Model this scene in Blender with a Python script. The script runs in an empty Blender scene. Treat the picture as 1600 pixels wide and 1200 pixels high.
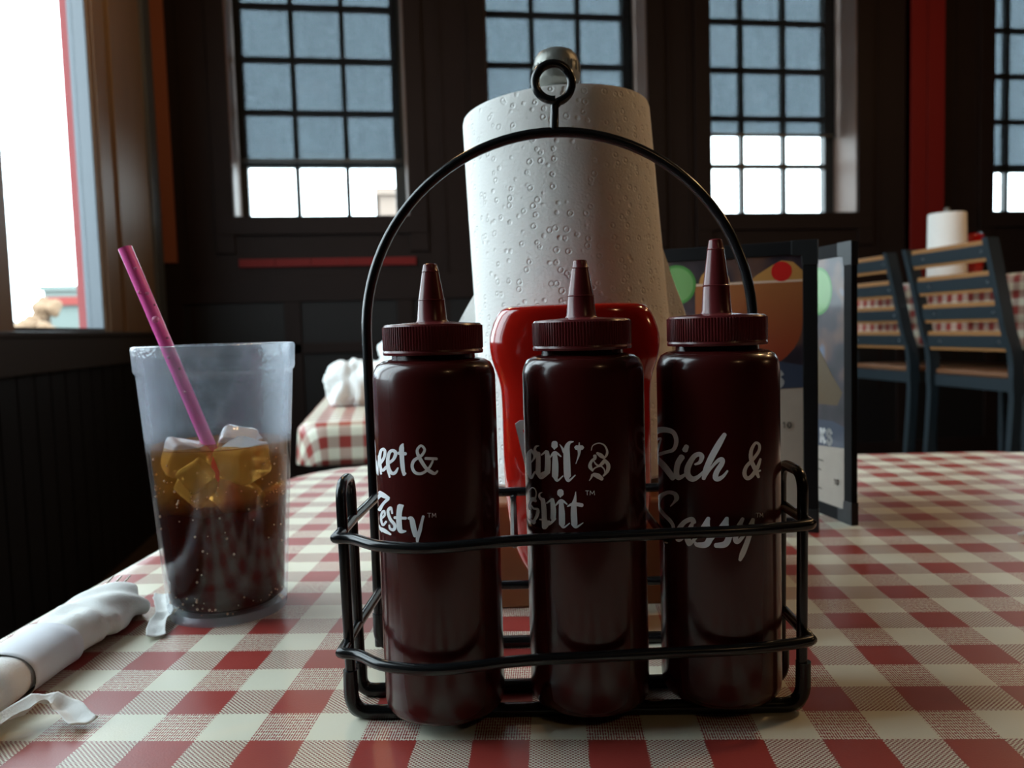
import bpy, bmesh, math, random
from math import sin, cos, pi, radians, atan, sqrt, hypot, asin, atan2
from mathutils import Vector, Matrix, noise
random.seed(7)
C = bpy.context.scene.collection

# ------------------------------------------------------------------ camera, sky, light, exposure
F, ROLL, PITCH, PSI = 1250.0, 0.030, atan(86/1250), radians(9.1)
TZ, HC = 0.75, 0.195                      # table top height, camera above the table
CAM = Vector((0, 0, TZ + HC))
_f = Vector((0, cos(PITCH), -sin(PITCH))); _u = Vector((0, sin(PITCH), cos(PITCH))); _r = Vector((1, 0, 0))
_R = _r*cos(ROLL) - _u*sin(ROLL); _U = _u*cos(ROLL) + _r*sin(ROLL)
RZ = Matrix.Rotation(-PSI, 3, 'Z')        # camera heading frame -> room frame
cd = bpy.data.cameras.new('camera'); cam = bpy.data.objects.new('camera', cd); C.objects.link(cam)
M3 = Matrix((RZ @ _R, RZ @ _U, RZ @ (-_f))).transposed()
cam.matrix_world = Matrix.Translation(CAM) @ M3.to_4x4()
cd.sensor_width = 36; cd.lens = 36*F/1600; cd.clip_start = 0.01; cd.clip_end = 300
cd.dof.use_dof = True; cd.dof.focus_distance = 0.40; cd.dof.aperture_fstop = 11.5
sc = bpy.context.scene; sc.camera = cam
w = bpy.data.worlds.new('overcast_sky'); sc.world = w; w.use_nodes = True
wn = w.node_tree.nodes['Background']; wn.inputs[0].default_value = (0.80, 0.93, 1.0, 1); wn.inputs[1].default_value = 8.0
sc.view_settings.view_transform = 'Standard'; sc.view_settings.look = 'None'
sc.view_settings.gamma = 1; sc.view_settings.exposure = 0.22; sc.view_settings.use_curve_mapping = False

def lamp(name, loc, power, color, radius):
    l = bpy.data.lights.new(name, 'POINT'); l.energy = power; l.color = color; l.shadow_soft_size = radius
    o = bpy.data.objects.new(name, l); o.location = loc; C.objects.link(o); return o
WARM = (1.0, 0.62, 0.30)
for p, e in (((1.7, 0.9, 2.35), 22), ((2.9, 1.6, 2.5), 14), ((0.9, -1.4, 2.5), 5), ((3.2, 3.2, 2.6), 10), ((4.6, 0.0, 2.5), 12), ((-.2, 3.0, 2.7), 16)):  # warm pendants; the last is a fill added to brighten the left window trim
    lamp('pendant_or_fill_light', p, e, WARM, 0.05)
def portal(name, center, sx, sy, normal):
    l = bpy.data.lights.new(name, 'AREA'); l.shape = 'RECTANGLE'; l.size = sx; l.size_y = sy
    l.cycles.is_portal = True
    o = bpy.data.objects.new(name, l); o.location = center
    o.rotation_euler = Vector(normal).to_track_quat('-Z', 'Y').to_euler(); C.objects.link(o)

# ------------------------------------------------------------------ helpers
def W(x, y, z):
    """heading frame (x right of the view, y ahead of the camera, z above the floor) -> room frame"""
    v = RZ @ Vector((x, y, 0)); return Vector((v.x, v.y, z))
def tag(o, label=None, cat=None, group=None, kind=None):
    if label: o['label'] = label
    if cat: o['category'] = cat
    if group: o['group'] = group
    if kind: o['kind'] = kind
    return o
def empty(name, loc, rz=0):
    o = bpy.data.objects.new(name, None); o.location = loc; o.rotation_euler = (0, 0, rz); o.empty_display_size = .02
    C.objects.link(o); return o
def copy_tree(o, parent=None):
    c = o.copy(); C.objects.link(c); c.parent = parent
    for ch in list(o.children): copy_tree(ch, c)
    return c
class MB:
    def __init__(s): s.bm = bmesh.new(); s.uv = None
    def v(s, *p): return s.bm.verts.new(p)
    def box(s, a, b, M=None):
        vs = [s.bm.verts.new((x, y, z)) for x in (a[0], b[0]) for y in (a[1], b[1]) for z in (a[2], b[2])]
        for f in ((0,1,3,2),(4,6,7,5),(0,4,5,1),(2,3,7,6),(0,2,6,4),(1,5,7,3)): s.bm.faces.new([vs[i] for i in f])
        if M is not None:
            for v in vs: v.co = M @ v.co
        return vs
    def lathe(s, prof, n=48, cx=0, cy=0, M=None, rfun=None):
        """prof = (radius, z) bottom to top; radius 0 closes with a pole"""
        rings = []
        for r, z in prof:
            if r < 1e-6:
                v = s.bm.verts.new((cx, cy, z)); rings.append([v])
            else:
                ring = []
                for k in range(n):
                    a = 2*pi*k/n; rr = r*(rfun(a, z) if rfun else 1)
                    ring.append(s.bm.verts.new((cx+rr*cos(a), cy+rr*sin(a), z)))
                rings.append(ring)
        if M is not None:
            for rg in rings:
                for v in rg: v.co = M @ v.co
        for A, B in zip(rings, rings[1:]):
            for k in range(n):
                k2 = (k+1) % n
                if len(A) == 1 and len(B) == 1: continue
                if len(A) == 1: s.bm.faces.new((A[0], B[k2], B[k]))
                elif len(B) == 1: s.bm.faces.new((A[k], A[k2], B[0]))
                else: s.bm.faces.new((A[k], A[k2], B[k2], B[k]))
    def tube(s, pts, r, n=10, closed=False, radii=None):
        pts = [Vector(p) for p in pts]; N = len(pts); rings = []
        t0 = (pts[1]-pts[0]).normalized()
        up = Vector((0, 0, 1)) if abs(t0.z) < .9 else Vector((1, 0, 0))
        nrm = t0.cross(up).normalized()
        for i, p in enumerate(pts):
            if closed: t = (pts[(i+1) % N]-pts[i-1]).normalized()
            else: t = (pts[min(i+1, N-1)]-pts[max(i-1, 0)]).normalized()
            nrm = (nrm - t*nrm.dot(t)).normalized(); b = t.cross(nrm)
            rr = radii[i] if radii else r
            rings.append([s.bm.verts.new(p + (nrm*cos(2*pi*k/n)+b*sin(2*pi*k/n))*rr) for k in range(n)])
        segs = list(zip(rings, rings[1:])) + ([(rings[-1], rings[0])] if closed else [])
        for A, B in segs:
            off = 0
            if closed and A is rings[-1]:
                off = min(range(n), key=lambda q: (A[0].co-B[q].co).length)
            for k in range(n): s.bm.faces.new((A[k], A[(k+1) % n], B[(k+1+off) % n], B[(k+off) % n]))
        if not closed:
            s.bm.faces.new(list(reversed(rings[0]))); s.bm.faces.new(rings[-1])
    def prism(s, poly, z0, z1, M=None):
        lo = [s.bm.verts.new((x, y, z0)) for x, y in poly]; hi = [s.bm.verts.new((x, y, z1)) for x, y in poly]
        n = len(poly)
        s.bm.faces.new(list(reversed(lo))); s.bm.faces.new(hi)
        for k in range(n): s.bm.faces.new((lo[k], lo[(k+1) % n], hi[(k+1) % n], hi[k]))
        if M is not None:
            for v in lo+hi: v.co = M @ v.co
    def build(s, name, mat, parent=None, smooth=True, angle=40, bevel=0, sub=0, loc=None):
        bm = s.bm; bmesh.ops.recalc_face_normals(bm, faces=bm.faces[:])
        me = bpy.data.meshes.new(name); bm.to_mesh(me); bm.free()
        if smooth:
            me.polygons.foreach_set('use_smooth', [True]*len(me.polygons))
            me.set_sharp_from_angle(angle=radians(angle))
        if mat: me.materials.append(mat)
        o = bpy.data.objects.new(name, me); C.objects.link(o)
        if parent: o.parent = parent
        if loc is not None: o.location = loc
        if bevel:
            m = o.modifiers.new('bevel', 'BEVEL'); m.width = bevel; m.segments = 3; m.limit_method = 'ANGLE'; m.angle_limit = radians(35)
        if sub:
            m = o.modifiers.new('subsurf', 'SUBSURF'); m.levels = sub; m.render_levels = sub
        return o
def arc(c, r, a0, a1, n, ax=(1, 0, 0), ay=(0, 0, 1)):
    c, ax, ay = Vector(c), Vector(ax), Vector(ay)
    return [c + ax*(r*cos(a0+(a1-a0)*k/n)) + ay*(r*sin(a0+(a1-a0)*k/n)) for k in range(n+1)]
def fillet(pts, r, n=6, closed=False):
    """round the corners of a polyline"""
    pts = [Vector(p) for p in pts]; N = len(pts); out = []
    for i, p in enumerate(pts):
        if not closed and i in (0, N-1): out.append(p); continue
        a, b = pts[i-1], pts[(i+1) % N]
        d1, d2 = (a-p), (b-p); rr = r[i] if isinstance(r, (list, tuple)) else r
        l = min(rr, d1.length*.49, d2.length*.49)
        p1, p2 = p+d1.normalized()*l, p+d2.normalized()*l
        for k in range(n+1):
            t = k/n; out.append(p1*(1-t)**2 + p*2*t*(1-t) + p2*t*t)
    return out
def catmull(P, n=8):
    P = [Vector(p) for p in P]; out = []
    for i in range(len(P)-1):
        p0, p1, p2, p3 = P[max(i-1, 0)], P[i], P[i+1], P[min(i+2, len(P)-1)]
        for k in range(n):
            t = k/n
            out.append(.5*((2*p1)+(p2-p0)*t+(2*p0-5*p1+4*p2-p3)*t*t+(3*p1-p0-3*p2+p3)*t**3))
    out.append(P[-1]); return out

# ------------------------------------------------------------------ materials
def mat(name, col, rough=.5, metal=0, spec=.5, trans=0, ior=1.45, bump=None, coat=0, var=0, varscale=8, sheen=0, subsurf=0, emit=None):
    m = bpy.data.materials.new(name); m.use_nodes = True; nt = m.node_tree; b = nt.nodes['Principled BSDF']
    b.inputs['Base Color'].default_value = (*col, 1); b.inputs['Roughness'].default_value = rough
    b.inputs['Metallic'].default_value = metal; b.inputs['Specular IOR Level'].default_value = spec
    b.inputs['Transmission Weight'].default_value = trans; b.inputs['IOR'].default_value = ior
    b.inputs['Coat Weight'].default_value = coat; b.inputs['Coat Roughness'].default_value = .08
    tc = nt.nodes.new('ShaderNodeTexCoord')
    if var or bump:
        nz = nt.nodes.new('ShaderNodeTexNoise'); nz.inputs['Scale'].default_value = varscale; nz.inputs['Detail'].default_value = 5
        nt.links.new(tc.outputs['Object'], nz.inputs['Vector'])
    if var:
        mx = nt.nodes.new('ShaderNodeMix'); mx.data_type = 'RGBA'
        mx.inputs[6].default_value = (*[c*(1-var) for c in col], 1); mx.inputs[7].default_value = (*[min(1, c*(1+var)) for c in col], 1)
        nt.links.new(nz.outputs['Fac'], mx.inputs[0]); nt.links.new(mx.outputs[2], b.inputs['Base Color'])
    if bump:
        sc_, st = bump; n2 = nt.nodes.new('ShaderNodeTexNoise'); n2.inputs['Scale'].default_value = sc_; n2.inputs['Detail'].default_value = 4
        nt.links.new(tc.outputs['Object'], n2.inputs['Vector'])
        bp = nt.nodes.new('ShaderNodeBump'); bp.inputs['Strength'].default_value = st; bp.inputs['Distance'].default_value = .002
        nt.links.new(n2.outputs['Fac'], bp.inputs['Height']); nt.links.new(bp.outputs[0], b.inputs['Normal'])
    if subsurf: b.inputs['Subsurface Weight'].default_value = subsurf; b.inputs['Subsurface Radius'].default_value = (.01, .004, .004)
    if emit:
        b.inputs['Emission Color'].default_value = (*emit[0], 1); b.inputs['Emission Strength'].default_value = emit[1]
    return m
def mth(nt, op, a, b=None, c=None):
    n = nt.nodes.new('ShaderNodeMath'); n.operation = op
    for i, x in enumerate((a, b, c)):
        if x is None: continue
        if isinstance(x, (int, float)): n.inputs[i].default_value = x
        else: nt.links.new(x, n.inputs[i])
    return n.outputs[0]
def mixc(nt, f, a, b):
    n = nt.nodes.new('ShaderNodeMix'); n.data_type = 'RGBA'
    for i, x in ((0, f), (6, a), (7, b)):
        if isinstance(x, (int, float)): n.inputs[i].default_value = x
        elif isinstance(x, tuple): n.inputs[i].default_value = (*x, 1)
        else: nt.links.new(x, n.inputs[i])
    return n.outputs[2]
def wood(name, c1, c2, rough=.5, scale=(2, 30, 30), bump=.15):
    m = bpy.data.materials.new(name); m.use_nodes = True; nt = m.node_tree; b = nt.nodes['Principled BSDF']
    tc = nt.nodes.new('ShaderNodeTexCoord'); mp = nt.nodes.new('ShaderNodeMapping'); mp.inputs['Scale'].default_value = scale
    nt.links.new(tc.outputs['Object'], mp.inputs[0]); nz = nt.nodes.new('ShaderNodeTexNoise'); nz.inputs['Scale'].default_value = 1.5; nz.inputs['Detail'].default_value = 8
    nt.links.new(mp.outputs[0], nz.inputs['Vector'])
    nt.links.new(mixc(nt, nz.outputs['Fac'], c1, c2), b.inputs['Base Color']); b.inputs['Roughness'].default_value = rough
    bp = nt.nodes.new('ShaderNodeBump'); bp.inputs['Strength'].default_value = bump; bp.inputs['Distance'].default_value = .001
    nt.links.new(nz.outputs['Fac'], bp.inputs['Height']); nt.links.new(bp.outputs[0], b.inputs['Normal'])
    return m
def gingham(name, half=.02715, fine=True, red=(.31, .042, .034), cream=(.70, .68, .55)):
    """woven-look printed vinyl: UV is metres across the cloth, red where u and v stripes cross"""
    m = bpy.data.materials.new(name); m.use_nodes = True; nt = m.node_tree; b = nt.nodes['Principled BSDF']
    uv = nt.nodes.new('ShaderNodeUVMap'); sp = nt.nodes.new('ShaderNodeSeparateXYZ'); nt.links.new(uv.outputs[0], sp.inputs[0])
    u, v = sp.outputs[0], sp.outputs[1]
    # ragged stripe edges, one weave step each
    if fine:
        st = 0.0016
        ju = mth(nt, 'MULTIPLY', mth(nt, 'SINE', mth(nt, 'MULTIPLY', v, 2*pi/st/1.3)), .00035)
        jv = mth(nt, 'MULTIPLY', mth(nt, 'SINE', mth(nt, 'MULTIPLY', u, 2*pi/st/1.3)), .0003)
        uu, vv = mth(nt, 'ADD', u, ju), mth(nt, 'ADD', v, jv)
    else: uu, vv = u, v
    cu = mth(nt, 'LESS_THAN', mth(nt, 'FLOORED_MODULO', uu, 2*half), half)     # 1 on a red column
    cv = mth(nt, 'LESS_THAN', mth(nt, 'FLOORED_MODULO', vv, 2*half), half)     # 1 on a red row
    if fine:
        # dotted mesh (cream column, red row): staggered dots
        r = mth(nt, 'SINE', mth(nt, 'MULTIPLY', u, 2*pi/.00240))
        s = mth(nt, 'SINE', mth(nt, 'MULTIPLY', v, 2*pi/.00226))
        dots = mth(nt, 'GREATER_THAN', mth(nt, 'MULTIPLY', r, s), .06)
        # squiggle (red column, cream row): short broken dashes
        wob = nt.nodes.new('ShaderNodeTexNoise'); wob.inputs['Scale'].default_value = 620; wob.inputs['Detail'].default_value = 1
        nt.links.new(uv.outputs[0], wob.inputs['Vector'])
        d = mth(nt, 'SINE', mth(nt, 'MULTIPLY', u, 2*pi/.00125))
        e = mth(nt, 'SINE', mth(nt, 'MULTIPLY', v, 2*pi/.0030))
        sq = mth(nt, 'GREATER_THAN', mth(nt, 'ADD', mth(nt, 'ADD', d, mth(nt, 'MULTIPLY', e, .6)), mth(nt, 'MULTIPLY', mth(nt, 'SUBTRACT', wob.outputs['Fac'], .5), 3.4)), -.1)
    else:
        dots = sq = .5
    dark = tuple(c*.72 for c in red)
    colA = mixc(nt, sq, red, tuple(c*.95 for c in cream))          # red col, cream row
    colB = mixc(nt, dots, tuple(c*.92 for c in cream), dark)       # cream col, red row
    onred = mixc(nt, cv, colA, red)
    oncream = mixc(nt, cv, cream, colB)
    nt.links.new(mixc(nt, cu, oncream, onred), b.inputs['Base Color'])
    b.inputs['Roughness'].default_value = .36; b.inputs['Specular IOR Level'].default_value = .5
    tc = nt.nodes.new('ShaderNodeTexCoord')
    n2 = nt.nodes.new('ShaderNodeTexNoise'); n2.inputs['Scale'].default_value = 900 if fine else 60; n2.inputs['Detail'].default_value = 2
    n3 = nt.nodes.new('ShaderNodeTexNoise'); n3.inputs['Scale'].default_value = 22; n3.inputs['Detail'].default_value = 2
    nt.links.new(uv.outputs[0], n2.inputs['Vector']); nt.links.new(uv.outputs[0], n3.inputs['Vector'])
    h = mth(nt, 'ADD', mth(nt, 'MULTIPLY', n2.outputs['Fac'], .12), mth(nt, 'MULTIPLY', n3.outputs['Fac'], .9))
    bp = nt.nodes.new('ShaderNodeBump'); bp.inputs['Strength'].default_value = .35; bp.inputs['Distance'].default_value = .0012
    nt.links.new(h, bp.inputs['Height']); nt.links.new(bp.outputs[0], b.inputs['Normal'])
    return m
def thin_glass():
    m = bpy.data.materials.new('window_glass'); m.use_nodes = True; nt = m.node_tree; nt.nodes.clear()
    o = nt.nodes.new('ShaderNodeOutputMaterial'); mx = nt.nodes.new('ShaderNodeMixShader'); t = nt.nodes.new('ShaderNodeBsdfTransparent'); g = nt.nodes.new('ShaderNodeBsdfGlossy')
    t.inputs[0].default_value = (.95, .97, .97, 1); g.inputs['Roughness'].default_value = .02
    mx.inputs[0].default_value = .06
    nt.links.new(t.outputs[0], mx.inputs[1]); nt.links.new(g.outputs[0], mx.inputs[2]); nt.links.new(mx.outputs[0], o.inputs[0]); return m
def shade_cloth():
    m = bpy.data.materials.new('roller_shade_cloth'); m.use_nodes = True; nt = m.node_tree; nt.nodes.clear()
    o = nt.nodes.new('ShaderNodeOutputMaterial'); mx = nt.nodes.new('ShaderNodeMixShader'); t = nt.nodes.new('ShaderNodeBsdfTransparent'); d = nt.nodes.new('ShaderNodeBsdfDiffuse')
    tc = nt.nodes.new('ShaderNodeTexCoord'); mp = nt.nodes.new('ShaderNodeMapping'); mp.inputs['Scale'].default_value = (60, 60, 6)
    nz = nt.nodes.new('ShaderNodeTexNoise'); nz.inputs['Scale'].default_value = 1; nz.inputs['Detail'].default_value = 4
    nt.links.new(tc.outputs['Object'], mp.inputs[0]); nt.links.new(mp.outputs[0], nz.inputs['Vector'])
    nt.links.new(mixc(nt, nz.outputs['Fac'], (.215, .240, .260), (.275, .305, .322)), t.inputs[0])
    d.inputs[0].default_value = (.05, .055, .06, 1); mx.inputs[0].default_value = .3
    nt.links.new(t.outputs[0], mx.inputs[1]); nt.links.new(d.outputs[0], mx.inputs[2]); nt.links.new(mx.outputs[0], o.inputs[0]); return m
def cup_plastic():
    """scuffed clear tumbler plastic: mostly see-through, some milky scatter, gloss"""
    m = bpy.data.materials.new('tumbler_plastic'); m.use_nodes = True; nt = m.node_tree; nt.nodes.clear()
    o = nt.nodes.new('ShaderNodeOutputMaterial'); t = nt.nodes.new('ShaderNodeBsdfTransparent'); t.inputs[0].default_value = (.93, .95, .97, 1)
    tr = nt.nodes.new('ShaderNodeBsdfTranslucent'); tr.inputs[0].default_value = (.70, .77, .86, 1)
    df = nt.nodes.new('ShaderNodeBsdfDiffuse'); df.inputs[0].default_value = (.60, .66, .74, 1)
    g = nt.nodes.new('ShaderNodeBsdfGlossy'); g.inputs['Roughness'].default_value = .12
    tc = nt.nodes.new('ShaderNodeTexCoord'); n1 = nt.nodes.new('ShaderNodeTexNoise'); n1.inputs['Scale'].default_value = 75; n1.inputs['Detail'].default_value = 9; n1.inputs['Roughness'].default_value = .75
    n2 = nt.nodes.new('ShaderNodeTexVoronoi'); n2.inputs['Scale'].default_value = 420
    nt.links.new(tc.outputs['Object'], n1.inputs['Vector']); nt.links.new(tc.outputs['Object'], n2.inputs['Vector'])
    bp = nt.nodes.new('ShaderNodeBump'); bp.inputs['Strength'].default_value = .5; bp.inputs['Distance'].default_value = .0006
    nt.links.new(n2.outputs['Distance'], bp.inputs['Height'])
    BPX = bp
    for x in (g, df): nt.links.new(bp.outputs[0], x.inputs['Normal'])
    a1 = nt.nodes.new('ShaderNodeMixShader'); a1.inputs[0].default_value = .45
    nt.links.new(tr.outputs[0], a1.inputs[1]); nt.links.new(df.outputs[0], a1.inputs[2])
    a2 = nt.nodes.new('ShaderNodeMixShader')
    sp = nt.nodes.new('ShaderNodeSeparateXYZ'); nt.links.new(tc.outputs['Object'], sp.inputs[0])
    dry = nt.nodes.new('ShaderNodeMapRange'); dry.inputs[1].default_value = .116; dry.inputs[2].default_value = .128; dry.inputs[3].default_value = .0; dry.inputs[4].default_value = .46
    nt.links.new(mth(nt, 'MULTIPLY', dry.outputs[0], .75), BPX.inputs['Strength'])
    nt.links.new(sp.outputs[2], dry.inputs[0])   # scuffed and misted where dry, clear where the drink wets it
    hz = mth(nt, 'MULTIPLY', mth(nt, 'POWER', n1.outputs['Fac'], 2.0), dry.outputs[0])
    lw = nt.nodes.new('ShaderNodeLayerWeight'); lw.inputs[0].default_value = .5
    hz = mth(nt, 'MULTIPLY', mth(nt, 'ADD', hz, mth(nt, 'MULTIPLY', mth(nt, 'POWER', lw.outputs['Facing'], 2.0), 1.5)), mth(nt, 'ADD', mth(nt, 'MULTIPLY', dry.outputs[0], 1.0), .02))
    foot = mth(nt, 'MULTIPLY', mth(nt, 'LESS_THAN', sp.outputs[2], .0072), .42)   # the thick moulded foot is milky
    hz = mth(nt, 'ADD', hz, foot)
    nt.links.new(hz, a2.inputs[0])
    nt.links.new(t.outputs[0], a2.inputs[1]); nt.links.new(a1.outputs[0], a2.inputs[2])
    lw2 = nt.nodes.new('ShaderNodeLayerWeight'); lw2.inputs[0].default_value = .5; nt.links.new(bp.outputs[0], lw2.inputs['Normal'])
    frs = mth(nt, 'ADD', .035, mth(nt, 'MULTIPLY', mth(nt, 'POWER', lw2.outputs['Facing'], 4.0), .6))
    a3 = nt.nodes.new('ShaderNodeMixShader'); nt.links.new(frs, a3.inputs[0]); nt.links.new(a2.outputs[0], a3.inputs[1]); nt.links.new(g.outputs[0], a3.inputs[2])
    nt.links.new(a3.outputs[0], o.inputs[0]); return m
def cola(z_split):
    """cola, watered down to amber in the layer where the ice floats (object z)"""
    m = bpy.data.materials.new('cola_drink'); m.use_nodes = True; nt = m.node_tree; nt.nodes.clear()
    o = nt.nodes.new('ShaderNodeOutputMaterial'); g = nt.nodes.new('ShaderNodeBsdfTransparent')
    gl = nt.nodes.new('ShaderNodeBsdfGlossy'); gl.inputs['Roughness'].default_value = .05; fr = nt.nodes.new('ShaderNodeLayerWeight'); fr.inputs[0].default_value = .5
    ms = nt.nodes.new('ShaderNodeMixShader'); nt.links.new(mth(nt, 'ADD', .01, mth(nt, 'MULTIPLY', mth(nt, 'POWER', fr.outputs['Facing'], 5.0), .25)), ms.inputs[0]); nt.links.new(g.outputs[0], ms.inputs[1]); nt.links.new(gl.outputs[0], ms.inputs[2])
    tc = nt.nodes.new('ShaderNodeTexCoord'); sp = nt.nodes.new('ShaderNodeSeparateXYZ'); nt.links.new(tc.outputs['Object'], sp.inputs[0])
    n1 = nt.nodes.new('ShaderNodeTexNoise'); n1.inputs['Scale'].default_value = 45; nt.links.new(tc.outputs['Object'], n1.inputs['Vector'])
    z = mth(nt, 'ADD', sp.outputs[2], mth(nt, 'MULTIPLY', mth(nt, 'SUBTRACT', n1.outputs['Fac'], .5), .010))
    mr = nt.nodes.new('ShaderNodeMapRange'); mr.inputs[1].default_value = z_split-.004; mr.inputs[2].default_value = z_split+.006
    nt.links.new(z, mr.inputs[0])
    nt.links.new(mixc(nt, mr.outputs[0], (.085, .010, .005), (.90, .62, .26)), g.inputs[0])
    df = nt.nodes.new('ShaderNodeBsdfTranslucent'); d2 = nt.nodes.new('ShaderNodeBsdfDiffuse'); m2 = nt.nodes.new('ShaderNodeMixShader'); m3 = nt.nodes.new('ShaderNodeMixShader')
    cm = mixc(nt, mr.outputs[0], (.17, .020, .007), (.62, .27, .045))   # body colour of the slightly cloudy drink
    nt.links.new(cm, df.inputs[0]); nt.links.new(cm, d2.inputs[0]); m2.inputs[0].default_value = .5; nt.links.new(mth(nt, 'ADD', .22, mth(nt, 'MULTIPLY', mr.outputs[0], -.04)), m3.inputs[0])
    nt.links.new(df.outputs[0], m2.inputs[1]); nt.links.new(d2.outputs[0], m2.inputs[2]); nt.links.new(g.outputs[0], m3.inputs[1]); nt.links.new(m2.outputs[0], m3.inputs[2])
    nt.links.new(m3.outputs[0], ms.inputs[1])
    nt.links.new(ms.outputs[0], o.inputs[0]); return m
def towel(name, ring=True, col=(.80, .79, .76)):
    m = bpy.data.materials.new(name); m.use_nodes = True; nt = m.node_tree; b = nt.nodes['Principled BSDF']
    b.inputs['Base Color'].default_value = (*col, 1); b.inputs['Roughness'].default_value = .9; b.inputs['Specular IOR Level'].default_value = .1
    tc = nt.nodes.new('ShaderNodeTexCoord'); vo = nt.nodes.new('ShaderNodeTexVoronoi'); vo.inputs['Scale'].default_value = 135; vo.inputs['Randomness'].default_value = .75
    nt.links.new(tc.outputs['Object'], vo.inputs['Vector'])
    r = mth(nt, 'ABSOLUTE', mth(nt, 'SUBTRACT', vo.outputs['Distance'], .24))
    r = mth(nt, 'SUBTRACT', 1, mth(nt, 'MINIMUM', mth(nt, 'MULTIPLY', r, 9), 1))
    nz = nt.nodes.new('ShaderNodeTexNoise'); nz.inputs['Scale'].default_value = 600; nz.inputs['Detail'].default_value = 3; nt.links.new(tc.outputs['Object'], nz.inputs['Vector'])
    h = mth(nt, 'ADD', mth(nt, 'MULTIPLY', r, -.9 if ring else 0), mth(nt, 'MULTIPLY', nz.outputs['Fac'], .5))
    bp = nt.nodes.new('ShaderNodeBump'); bp.inputs['Strength'].default_value = .6; bp.inputs['Distance'].default_value = .0011
    nt.links.new(h, bp.inputs['Height']); nt.links.new(bp.outputs[0], b.inputs['Normal']); return m

M = {}
M['wall'] = mat('dark_brown_wall_paint', (.0125, .0070, .0058), .6, spec=.15, var=.15)
M['panel'] = mat('dark_wainscot_paint', (.006, .005, .005), .6, spec=.3)
M['red_paint'] = mat('deep_red_paint', (.13, .007, .006), .6, spec=.2)
M['orange_trim'] = mat('rust_orange_trim', (.22, .065, .028), .6)
M['trim_wood'] = wood('brown_stained_wood', (.15, .090, .048), (.21, .130, .072), .55, (8, 8, 1.5))
M['jamb'] = mat('brown_jamb_paint', (.17, .11, .085), .5)
M['metal_trim'] = mat('grey_blue_metal_trim', (.10, .115, .13), .35, metal=.3)
M['sill'] = mat('dark_sill_paint', (.040, .036, .036), .35)
M['muntin'] = mat('black_green_muntin', (.012, .016, .016), .4)
M['glass'] = thin_glass(); M['shade'] = shade_cloth()
M['floor'] = wood('dark_plank_floor', (.04, .028, .02), (.07, .045, .03), .5, (1.5, 8, 1))
M['ceiling'] = mat('dark_ceiling_paint', (.03, .028, .027), .8)
M['black_wire'] = mat('black_vinyl_coated_wire', (.008, .009, .010), .22, spec=.5)
M['sauce'] = mat('burgundy_squeeze_plastic', (.044, .0052, .0048), .22, spec=.45, coat=.15, subsurf=.0)
M['cap'] = mat('burgundy_cap_plastic', (.105, .014, .016), .26, spec=.45)
M['ink'] = mat('white_screen_print_ink', (.82, .84, .86), .5)
M['ketchup'] = mat('glossy_red_bottle', (.36, .008, .004), .12, spec=.5, coat=.6)
M['white_label'] = mat('white_label_print', (.7, .7, .68), .4)
M['towel'] = towel('embossed_paper_towel'); M['towel_plain'] = towel('plain_white_tissue', False, (.82, .83, .82))
M['knob'] = mat('weathered_pewter', (.20, .20, .18), .42, metal=.6, bump=(90, .8), var=.4, varscale=60)
M['caddy_wood'] = wood('reddish_brown_wood', (.20, .065, .022), (.30, .11, .04), .4, (6, 6, 30))
M['cloth'] = gingham('red_gingham_vinyl'); M['cloth_far'] = gingham('red_gingham_cloth_far', half=.026, fine=False)
M['straw'] = mat('magenta_straw_plastic', (1.0, .15, .50), .25, spec=.5, subsurf=.0)
M['cup'] = cup_plastic()
M['ice'] = mat('ice', (.95, .97, 1), .08, trans=.65, ior=1.15, bump=(120, .3))
M['bubble'] = mat('fizz_bubbles', (.9, .62, .42), .08, trans=.4, ior=1.2)
M['band'] = mat('white_paper_band', (.72, .74, .80), .55, spec=.3)
M['steel'] = mat('polished_steel', (.6, .6, .6), .2, metal=1)
M['menu_frame'] = mat('black_menu_binding', (.008, .008, .009), .7, spec=.12)
M['menu_corner'] = mat('black_metal_corner', (.014, .016, .018), .45, metal=.2)
M['stool_steel'] = mat('dark_teal_steel', (.018, .026, .032), .45, spec=.4)
M['stool_wood'] = wood('orange_brown_slat_wood', (.24, .105, .036), (.34, .16, .055), .45, (20, 2, 20))
M['seat_wood'] = wood('dark_seat_wood', (.13, .055, .024), (.19, .08, .034), .5, (20, 2, 20)); M['screw'] = mat('bright_screw', (.6, .65, .7), .3, metal=1)
M['table_base'] = mat('black_table_base', (.01, .01, .01), .5)

# ------------------------------------------------------------------ the room
X0, X1, Y0, Y1, ZC = -1.15, 6.2, -3.0, 4.6, 3.6
D = .32                                            # back wall thickness
mb = MB(); mb.box((X0-.3, Y0-.2, -.1), (X1+.2, Y1+D, 0)); tag(mb.build('floor', M['floor'], smooth=False), kind='structure')
mb = MB(); mb.box((X0-.3, Y0-.2, ZC), (X1+.2, Y1+D, ZC+.1)); tag(mb.build('ceiling', M['ceiling'], smooth=False), kind='structure')
mb = MB(); mb.box((X1, Y0, 0), (X1+.2, Y1+D, ZC)); tag(mb.build('wall_right', M['wall'], smooth=False), kind='structure')
mb = MB(); mb.box((X0-.3, Y0-.2, 0), (X1+.2, Y0, ZC)); tag(mb.build('wall_front', M['wall'], smooth=False), kind='structure')
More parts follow.
